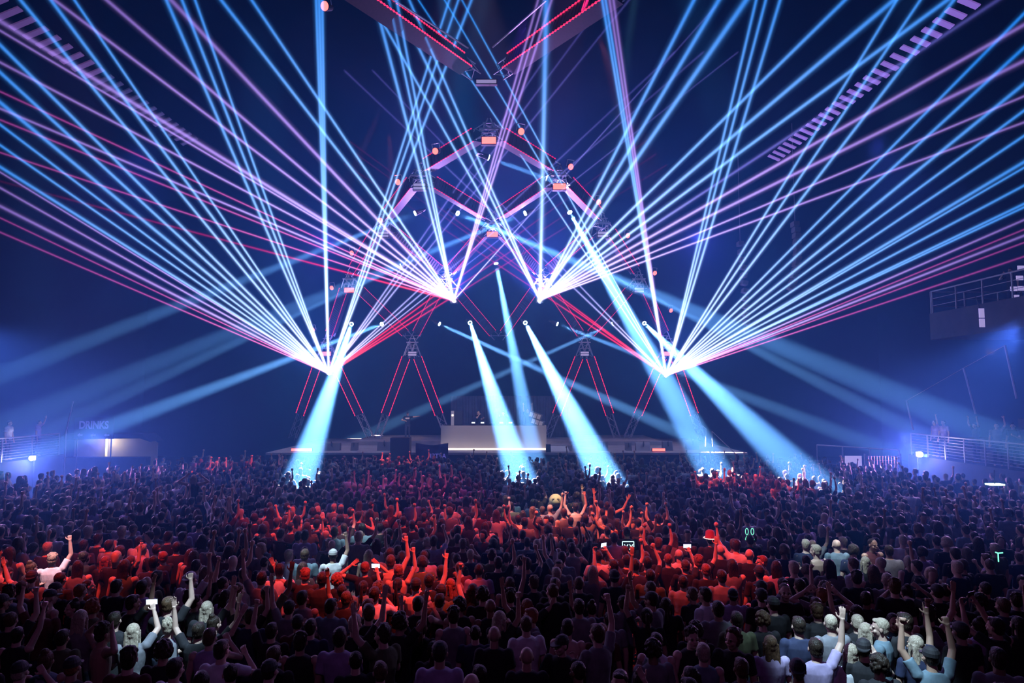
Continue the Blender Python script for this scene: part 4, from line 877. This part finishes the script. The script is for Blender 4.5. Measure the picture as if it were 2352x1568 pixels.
for px, py, rz, pose, hair, hc, sh, sk, h, lb, kw in FEAT2:
    kw = dict(kw); ex = {k: kw.pop(k) for k in ('mask', 'hat', 'ears', 'xx') if k in kw}
    x, y = at_head(px, py, h); TAKEN.append((x, y)); o = person(x, y, rz, pose, hair, hc, sh, sk, h, label=lb, **kw)
    if 'mask' in ex:
        mk = MB().ball((0, 0, .02), .20, 24, 16).build('mask', M_maskc, o, True); mk.location = HEAD
        f = MB()
        for sx in (-1, 1):
            pts = [Vector((sx * .075 + .042 * math.cos(t), .185 - .01 * abs(math.cos(t)), .075 + .028 * math.sin(t))) for t in [math.pi * i / 6 for i in range(7)]]
            for a, b in zip(pts, pts[1:]): f.tube(a, b, .009, 6)
        n = 12; vs = [Vector((.105 * math.cos(math.pi * i / n), .0, -.03 - .10 * math.sin(math.pi * i / n))) for i in range(n + 1)]
        vs = [Vector((v.x, math.sqrt(max(0, .205 ** 2 - v.x ** 2 - (v.z - .02) ** 2)), v.z)) for v in vs]; vs2 = [v + Vector((0, -.03, 0)) for v in vs]; m_ = n + 1
        f._add(vs + vs2, [tuple(range(m_))] + [(i, i + 1, m_ + i + 1, m_ + i) for i in range(n)]); fo = f.build('mask_face', M_eye, mk)
    if 'hat' in ex:
        b = MB(); rings(b, [(.03, 0, 0, .12, .14), (.05, 0, 0, .10, .115), (.16, 0, 0, .085, .10), (.19, 0, 0, .05, .06)], 18); hq = b.build('hat', M_capr, o, True); hq.location = HEAD
        b = MB(); pts = [Vector((.125 * math.cos(t), .145 * math.sin(t), .035)) for t in [2 * math.pi * i / 24 for i in range(25)]]
        for a, c in zip(pts, pts[1:]): b.tube(a, c, .009, 6)
        b.build('hat_rim', M_glowp, hq)
    if 'ears' in ex:
        b = MB()
        for sx in (-1, 1):
            pts = [Vector((sx * .06 + .032 * math.sin(t), 0, .19 - .07 * math.cos(t))) for t in [2 * math.pi * i / 14 for i in range(15)]]
            for a, c in zip(pts, pts[1:]): b.tube(a, c, .006, 6)
        pts = [Vector((.095 * math.cos(t), 0, .01 + .115 * math.sin(t))) for t in [math.pi * i / 12 for i in range(13)]]
        for a, c in zip(pts, pts[1:]): b.tube(a, c, .005, 6)
        e = b.build('bunny_ear_headband', M_glowg, o); e.location = HEAD
    if 'xx' in ex:
        b = MB()
        for a, c in (((-.13, 0, .12), (.13, 0, .12)), ((-.13, 0, .12), (-.13, 0, -.12)), ((-.13, 0, -.12), (.02, 0, -.12)), ((.13, 0, .12), (.13, 0, .0)), ((-.09, 0, .06), (0, 0, -.06)), ((0, 0, .06), (-.09, 0, -.06)), ((.03, 0, .06), (.11, 0, -.06)), ((.11, 0, .06), (.03, 0, -.06))): b.tube(a, c, .009, 6)
        e = b.build('glowing_print', M_glowg2, o); e.location = (0, -.145, 1.33)  # reflective print, the light it throws back put into emission
by_label = {a['label']: o for o, a in PEOPLE if a['label']}
def printed(key, s_, size, z, m, sx=1.0):
    o = next(o for l, o in by_label.items() if key in l); text(s_, o, (0, -.142, z), size, m, ext=.004, sx=sx)
printed('with pale lettering on the back', 'MAIELIOI', .075, 1.36, M_navy)
printed('black printed t-shirt', 'MEMBERS', .085, 1.38, M_navy); printed('black printed t-shirt', 'ON', .085, 1.27, M_navy)
fillers = []
y = 6.6
def where(x, y):
    """where in the photo somebody stands, in words"""
    px = 1176 + x / y * F; py = 905 + (CAM_Z - 1.63) / y * F
    c = ['far left edge', 'left', 'left of centre', 'centre', 'right of centre', 'right', 'far right edge'][min(6, max(0, int(px / 336)))]
    r = 'nearest row' if py > 1500 else 'second row' if py > 1430 else 'third row' if py > 1365 else 'fourth row' if py > 1315 else 'fifth row' if py > 1275 else 'sixth row' if py > 1240 else 'seventh row'
    return r, c
n_fill = 0
rows = []
LIM = 300 - len(FEAT) - len(FEAT2) - 12
while n_fill < LIM:
    half = 1176 / F * y + .35; x = -half + rng.uniform(0, .5)
    while x < half and n_fill < LIM:
        xx = x + rng.uniform(-.12, .12); yy = y + rng.uniform(-.13, .13)
        if free(xx, yy, .42) and abs(xx) < 18:
            TAKEN.append((xx, yy)); n_fill += 1
            dark = yy < 11
            pose = rng.choices(['down', 'down2', 'down3', 'rfist', 'lfist', 'both', 'open2', 'phone', 'rpoint', 'head', 'ropen', 'lopen', 'wide', 'face', 'fwd'], [30, 8, 8, 5, 4, 2, 2, 2 if yy > 8.5 else 0, 2, 2, 5, 5, 1, 4, 3])[0]
            if yy < 8.6 and pose in ('rfist', 'lfist', 'both', 'open2', 'ropen', 'lopen', 'rpoint'): pose = 'down'
            hair = rng.choices(['short', 'crop', 'tousled', 'curly', 'long', 'ponytail', 'bun', 'cap', 'backwards cap', 'bald'], [34, 14, 10, 5, 10, 5, 4, 9, 3, 4])[0]
            hc = rng.choices(['dark', 'brown', 'blond', 'red'], [60, 24, 12, 4])[0]
            sh = rng.choices(list(SHIRT), [44, 12, 9, 12, 6, 6, 6, 5])[0]
            turn = rng.gauss(0, .35) + math.atan2(xx, 41 - yy) * .6
            if rng.random() < .05: turn += math.pi * .85
            hh = rng.gauss(1.0, .035) * (.95 if hair in ('long', 'ponytail', 'bun') else 1.0); hh = max(.9, min(1.08, hh))
            o = person(xx, yy, turn, pose, hair, hc, sh, rng.choices([0, 1, 2], [6, 3, 1])[0], hh, group='dancers facing the stage', face=abs(turn) > 1.5, top=rng.choices(['t_shirt', 'tank_top', None], [86, 10, 4 if hair not in ('long', 'ponytail', 'bun') else 0])[0])
            if pose == 'phone':
                p, d = hand_at(o, 'phone', 1); fillers.append((phone(p + d * .03, turn, None, True), xx, yy))
        x += .56 + rng.uniform(-.05, .09)
    y += .48
Y_NEAR = y
# labels for the rest of the near crowd: look first, then the row and side of the photo, then the order within these
HW = {'short': 'short %s hair', 'crop': 'cropped %s hair', 'tousled': 'tousled %s hair', 'curly': 'curly %s hair', 'long': 'long %s hair', 'ponytail': '%s ponytail', 'bun': '%s bun', 'cap': 'cap', 'backwards cap': 'backwards cap', 'bald': 'bald head'}
buckets = {}
for o, a in PEOPLE:
    if a['label']: continue
    hw = HW[a['hair']]; hw = hw % a['hc'].replace('red', 'auburn') if '%s' in hw else hw
    cl = 'shirtless' if a['top'] is None else a['shirt'] + (' tank top' if a['top'] == 'tank_top' else ' t-shirt')
    r, c = where(a['x'], a['y']); key = '%s, %s, %s, %s %s' % (cl, hw, POSES[a['pose']][3], r, c)
    buckets.setdefault(key, []).append((o, a))
for key, lst in buckets.items():
    lst.sort(key=lambda t: t[1]['x'] / t[1]['y'])
    for i, (o, a) in enumerate(lst):
        sfx = '' if len(lst) == 1 else (', left one' if i == 0 and len(lst) == 2 else ', right one' if len(lst) == 2 else ', %s from left' % ['first', 'second', 'third', 'fourth', 'fifth'][i])
        lb = 'person in ' + key.replace('t-shirt', 't-shirt') + sfx if not key.startswith('shirtless') else key.replace('shirtless', 'shirtless person', 1) + sfx
        if len(lb.split()) > 16: lb = lb.replace('person in ', '', 1)
        o['label'] = lb
pb = {}
for q, x, y_ in fillers: pb.setdefault(where(x, y_), []).append((q, x / y_))
for (r, c), lst in pb.items():
    lst.sort(key=lambda t: t[1])
    for i, (q, _) in enumerate(lst): q['label'] = 'lit phone held up in the %s, %s%s' % (r, c, '' if len(lst) == 1 else ', %s from left' % ['first', 'second', 'third', 'fourth'][i])

# the rest of the crowd, further off than one can count
LO = {}
def lowp(poseL, poseR, hair, tank, yaw):
    vs = []; fs = []; mi = []
    parts = [(solid('lo', body_shapes(poseL, poseR, False, yaw), .026, .30, SKIN[0], 1), 0, (0, 0, 0)), (solid('lo', shirt_shapes(poseL, poseR, tank), .034, .45, SKIN[0], 1), 2, (0, 0, 0))]
    if hair != 'bald':
        parts.append((solid('lo', hair_shapes(hair), .021, .5, SKIN[0], 1), 1, HEAD))
    V = []; Fs = []; MI = []; n = 0
    for me, k, off in parts:
        a = np.empty(len(me.vertices) * 3, np.float32); me.vertices.foreach_get('co', a); a = a.reshape(-1, 3) + np.array(off, np.float32)
        me.calc_loop_triangles(); t = np.empty(len(me.loop_triangles) * 3, np.int32); me.loop_triangles.foreach_get('vertices', t)
        V.append(a); t = t.reshape(-1, 3)
        kk = np.full(len(t), k)
        if k == 0: zc = a[t].mean(axis=1); kk[(zc[:, 2] < .93)] = 3
        keep = a[t].mean(axis=1)[:, 2] > .55; t = t[keep]; kk = kk[keep]
        Fs.append(t + n); MI.append(kk); n += len(a); bpy.data.meshes.remove(me)
    return np.vstack(V), np.vstack(Fs), np.concatenate(MI)
VAR = [lowp('down', 'down', 'short', False, 0), lowp('bent', 'down', 'crop', False, .4), lowp('down', 'fist', 'short', False, 0), lowp('fist', 'fist', 'tousled', False, 0), lowp('open', 'down', 'short', False, -.3),
       lowp('down', 'bent', 'long', True, 0), lowp('bent', 'phone', 'short', False, 0), lowp('wide', 'open', 'ponytail', True, 0), lowp('down', 'open', 'bald', False, .2), lowp('down', 'down', 'curly', False, -.4), lowp('lean', 'bent', 'long', False, .3), lowp('down', 'face', 'short', True, 0)]
VW = [34, 18, 4, 2, 3, 12, 1.5, 1.5, 5, 8, 8, 6]
cm = SKIN + [HAIRC['dark'], HAIRC['brown'], HAIRC['blond']] + [SHIRTM[k] for k in SHIRT] + [M_jean]
AV = []; AF = []; AM = []; nv = 0; ncrowd = 0; FAR = []
y = Y_NEAR
while y < 34.6:
    half = min(19.0 if y > 15 else 18.0, 1176 / F * y + .6); x = -min(21.5, 1176 / F * y + .6) + rng.uniform(0, .5)
    while x < half:
        xx = x + rng.uniform(-.14, .14); yy = y + rng.uniform(-.14, .14)
        # the gate and the bar counter keep their own floor
        if free(xx, yy, .42) and not (yy > 27.0 and (xx < -17.5 or xx > 16.5)) and not (yy > 30.0 and (xx < -16.5 or xx > 15.5)) and not (xx > 15.2 and yy < 25.5 and yy > 23.3):
            i = rng.choices(range(len(VAR)), VW)[0]; v, f, m = VAR[i]
            a = rng.gauss(0, .3) + math.atan2(xx, 44 - yy) * .5; s = max(.88, min(1.1, rng.gauss(1.0, .04)))
            if rng.random() < .05: a += 2.6
            R = np.array([[math.cos(a), -math.sin(a), 0], [math.sin(a), math.cos(a), 0], [0, 0, 1]], np.float32)
            AV.append((v @ R.T) * s + np.array([xx, yy, 0], np.float32)); AF.append(f + nv); nv += len(v)
            pal = np.array([rng.choices([0, 1, 2], [6, 3, 1])[0], 3 + rng.choices([0, 1, 2], [6, 3, 1])[0], 6 + rng.choices(range(8), [40, 12, 10, 12, 6, 6, 8, 6])[0], 14]); AM.append(pal[m]); ncrowd += 1
        x += .66 + rng.uniform(-.05, .12) + (.05 if y > 25 else 0)
    y += .54 if y < 22 else .60
AV = np.vstack(AV); AF = np.vstack(AF).astype(np.int32); AM = np.concatenate(AM).astype(np.int32)
me = bpy.data.meshes.new('crowd'); me.vertices.add(len(AV)); me.vertices.foreach_set('co', AV.astype(np.float32).ravel())
me.loops.add(len(AF) * 3); me.loops.foreach_set('vertex_index', AF.ravel()); me.polygons.add(len(AF)); me.polygons.foreach_set('loop_start', np.arange(0, len(AF) * 3, 3, dtype=np.int32))
for m in cm: me.materials.append(m)
me.polygons.foreach_set('material_index', AM); me.polygons.foreach_set('use_smooth', np.ones(len(AF), bool)); me.update(calc_edges=True)
co = bpy.data.objects.new('crowd', me); COL.objects.link(co); tag(co, 'dense far crowd of dancers between the near rows and the stage', 'crowd', kind='stuff')
print('CROWD', ncrowd, len(AV), len(AF), 'near', len(PEOPLE), 'Y_NEAR', Y_NEAR)

# ------------------------------------------------------------------ people on the stage, the platforms and the flag
def stander(px, py, d, z, rz, pose, hair, hc, shirt, skin, h, lb, cat_group=None, **kw):
    p = P(px, py, d); return person(p.x, p.y, rz, pose, hair, hc, shirt, skin, h, z=z, label=lb, group=cat_group, **kw)
MB().box((bc, by + 1.95, (SZ + 2.03) / 2), (bw - .3, 1.1, 2.03 - SZ)).build('booth_riser', M_black, st)
o = stander(936, 1000, 46.6, RZ, math.pi, 'host', 'cap', 'dark', 'black', 0, 1.04, 'host in a black t-shirt, one arm stretched out, left of the booth', face=True)
MB().box((0, .135, 1.33), (.26, .012, .10)).build('shirt_print', M_print, o)
stander(1098, 950, 42.9, 2.03, -2.2, 'dj', 'short', 'dark', 'black', 0, 1.0, 'person in black bowing behind the left part of the booth', face=True)
stander(1156, 950, 42.9, 2.03, math.pi, 'work', 'short', 'dark', 'black', 0, .97, 'person leaning both hands to the players behind the middle of the booth', face=True)
stander(1212, 925, 43.0, 2.03, math.pi, 'up2', 'crop', 'dark', 'black', 1, 1.06, 'person in black with both arms raised behind the right part of the booth', face=True)
# the flag
fp = P(992, 1045, 36.0); t = empty('flag', (fp.x, fp.y, 0)); tag(t, 'dark blue flag with mirrored AFTER lettering held up before the stage', 'flag')
nx, nz = 24, 14; W_, H_ = 1.72, 1.15; zt = P(992, 1020, 36).z
vs = [Vector(((i / nx - .5) * W_ * (1 + .06 * (1 - j / nz) * 0), .05 * math.sin(i * .7) + .03 * math.sin(j * .9 + i * .3), zt - (1 - j / nz) * H_ + .05 * math.cos((i / nx - .5) * 6.28) * (-1 if j == nz else 0))) for j in range(nz + 1) for i in range(nx + 1)]
fs = [(j * (nx + 1) + i, j * (nx + 1) + i + 1, (j + 1) * (nx + 1) + i + 1, (j + 1) * (nx + 1) + i) for j in range(nz) for i in range(nx)]
k = len(vs); vs2 = [v + Vector((0, .012, 0)) for v in vs]
c = link_mesh('cloth', vs + vs2, fs + [tuple(reversed([a + k for a in f])) for f in fs] + [(i, k + i, k + i + 1, i + 1) for i in range(nx)] + [(nz * (nx + 1) + i, nz * (nx + 1) + i + 1, k + nz * (nx + 1) + i + 1, k + nz * (nx + 1) + i) for i in range(nx)], SHIRTM['navy'], t, smooth=True)
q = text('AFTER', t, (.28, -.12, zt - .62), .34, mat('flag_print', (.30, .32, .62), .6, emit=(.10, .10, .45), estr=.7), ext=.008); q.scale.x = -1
for x in (-.84, .84): MB().tube((x, .03, 0), (x * .99, .03, zt + .06), .02, 6).build('pole', M_black, t)
spot('flag_light', (fp.x, 31, 12), (fp.x, fp.y, 2.0), 1500, (.25, .2, 1.0), 10, .5)
# on somebody's shoulders
x, y = at_head(447, 1148, 1.0)
q = person(x, y - .12, .15, 'head', 'long', 'blond', 'black', 0, .96, z=.72, label='long-haired person in a crop top riding shoulders above the left crowd', top='tank_top')
# right platform
stander(2290, 1000, 28.6, PZt, math.pi - .7, 'lfist', 'short', 'dark', 'grey', 0, 1.03, 'person in a pale t-shirt with a raised fist behind the right platform railing', face=True)
stander(2328, 1000, 28.4, PZt, math.pi - 1.1, 'down2', 'short', 'dark', 'black', 0, 1.03, 'person in a dim t-shirt standing at the right platform railing', face=True)
stander(2148, 985, 33.0, PZt, 1.6, 'lfist', 'long', 'brown', 'lilac', 0, 1.0, 'violet-lit person raising a hand at the stage end of the right platform')
stander(2168, 985, 32.4, PZt, 1.9, 'down', 'short', 'dark', 'lilac', 0, 1.02, 'violet-lit person second from the stage end of the right platform')
stander(2240, 975, 30.0, PZt, 1.6, 'both', 'short', 'dark', 'black', 1, 1.0, 'dim person holding both fists up in the middle of the right platform')
# left platform
stander(20, 990, 31.3, PZt, -1.5, 'down', 'short', 'dark', 'white', 0, 1.03, 'person in a long white shirt behind the left platform railing')
stander(88, 985, 33.2, PZt, -1.3, 'wide', 'short', 'dark', 'lilac', 0, 1.0, 'dim person stretching an arm behind the left platform railing')
stander(2322, 640, 29.5, UZ, 2.2, 'face', 'short', 'brown', 'black', 0, 1.0, 'person in black at the corner of the upper balcony', face=True)
a = P(2293, 1280, 13.0); t = empty('glow_stick', a); tag(t, 'bright green bent glow stick held up at the right', 'glow stick'); MB().tube((0, 0, -.08), (.0, 0, .08), .011, 8).tube((0, 0, .08), (.09, 0, .09), .011, 8).tube((0, 0, .08), (-.05, 0, .10), .011, 8).build('tube', M_glowg, t)
x, y = a.x, a.y
spot('balcony_light', (12, 22, 9), (21, 29, 2.6), 220, (.55, .35, 1.0), 34, .6)
spot('balcony_light', (-14, 24, 9), (-23, 31, 2.6), 350, (.55, .35, 1.0), 34, .6)
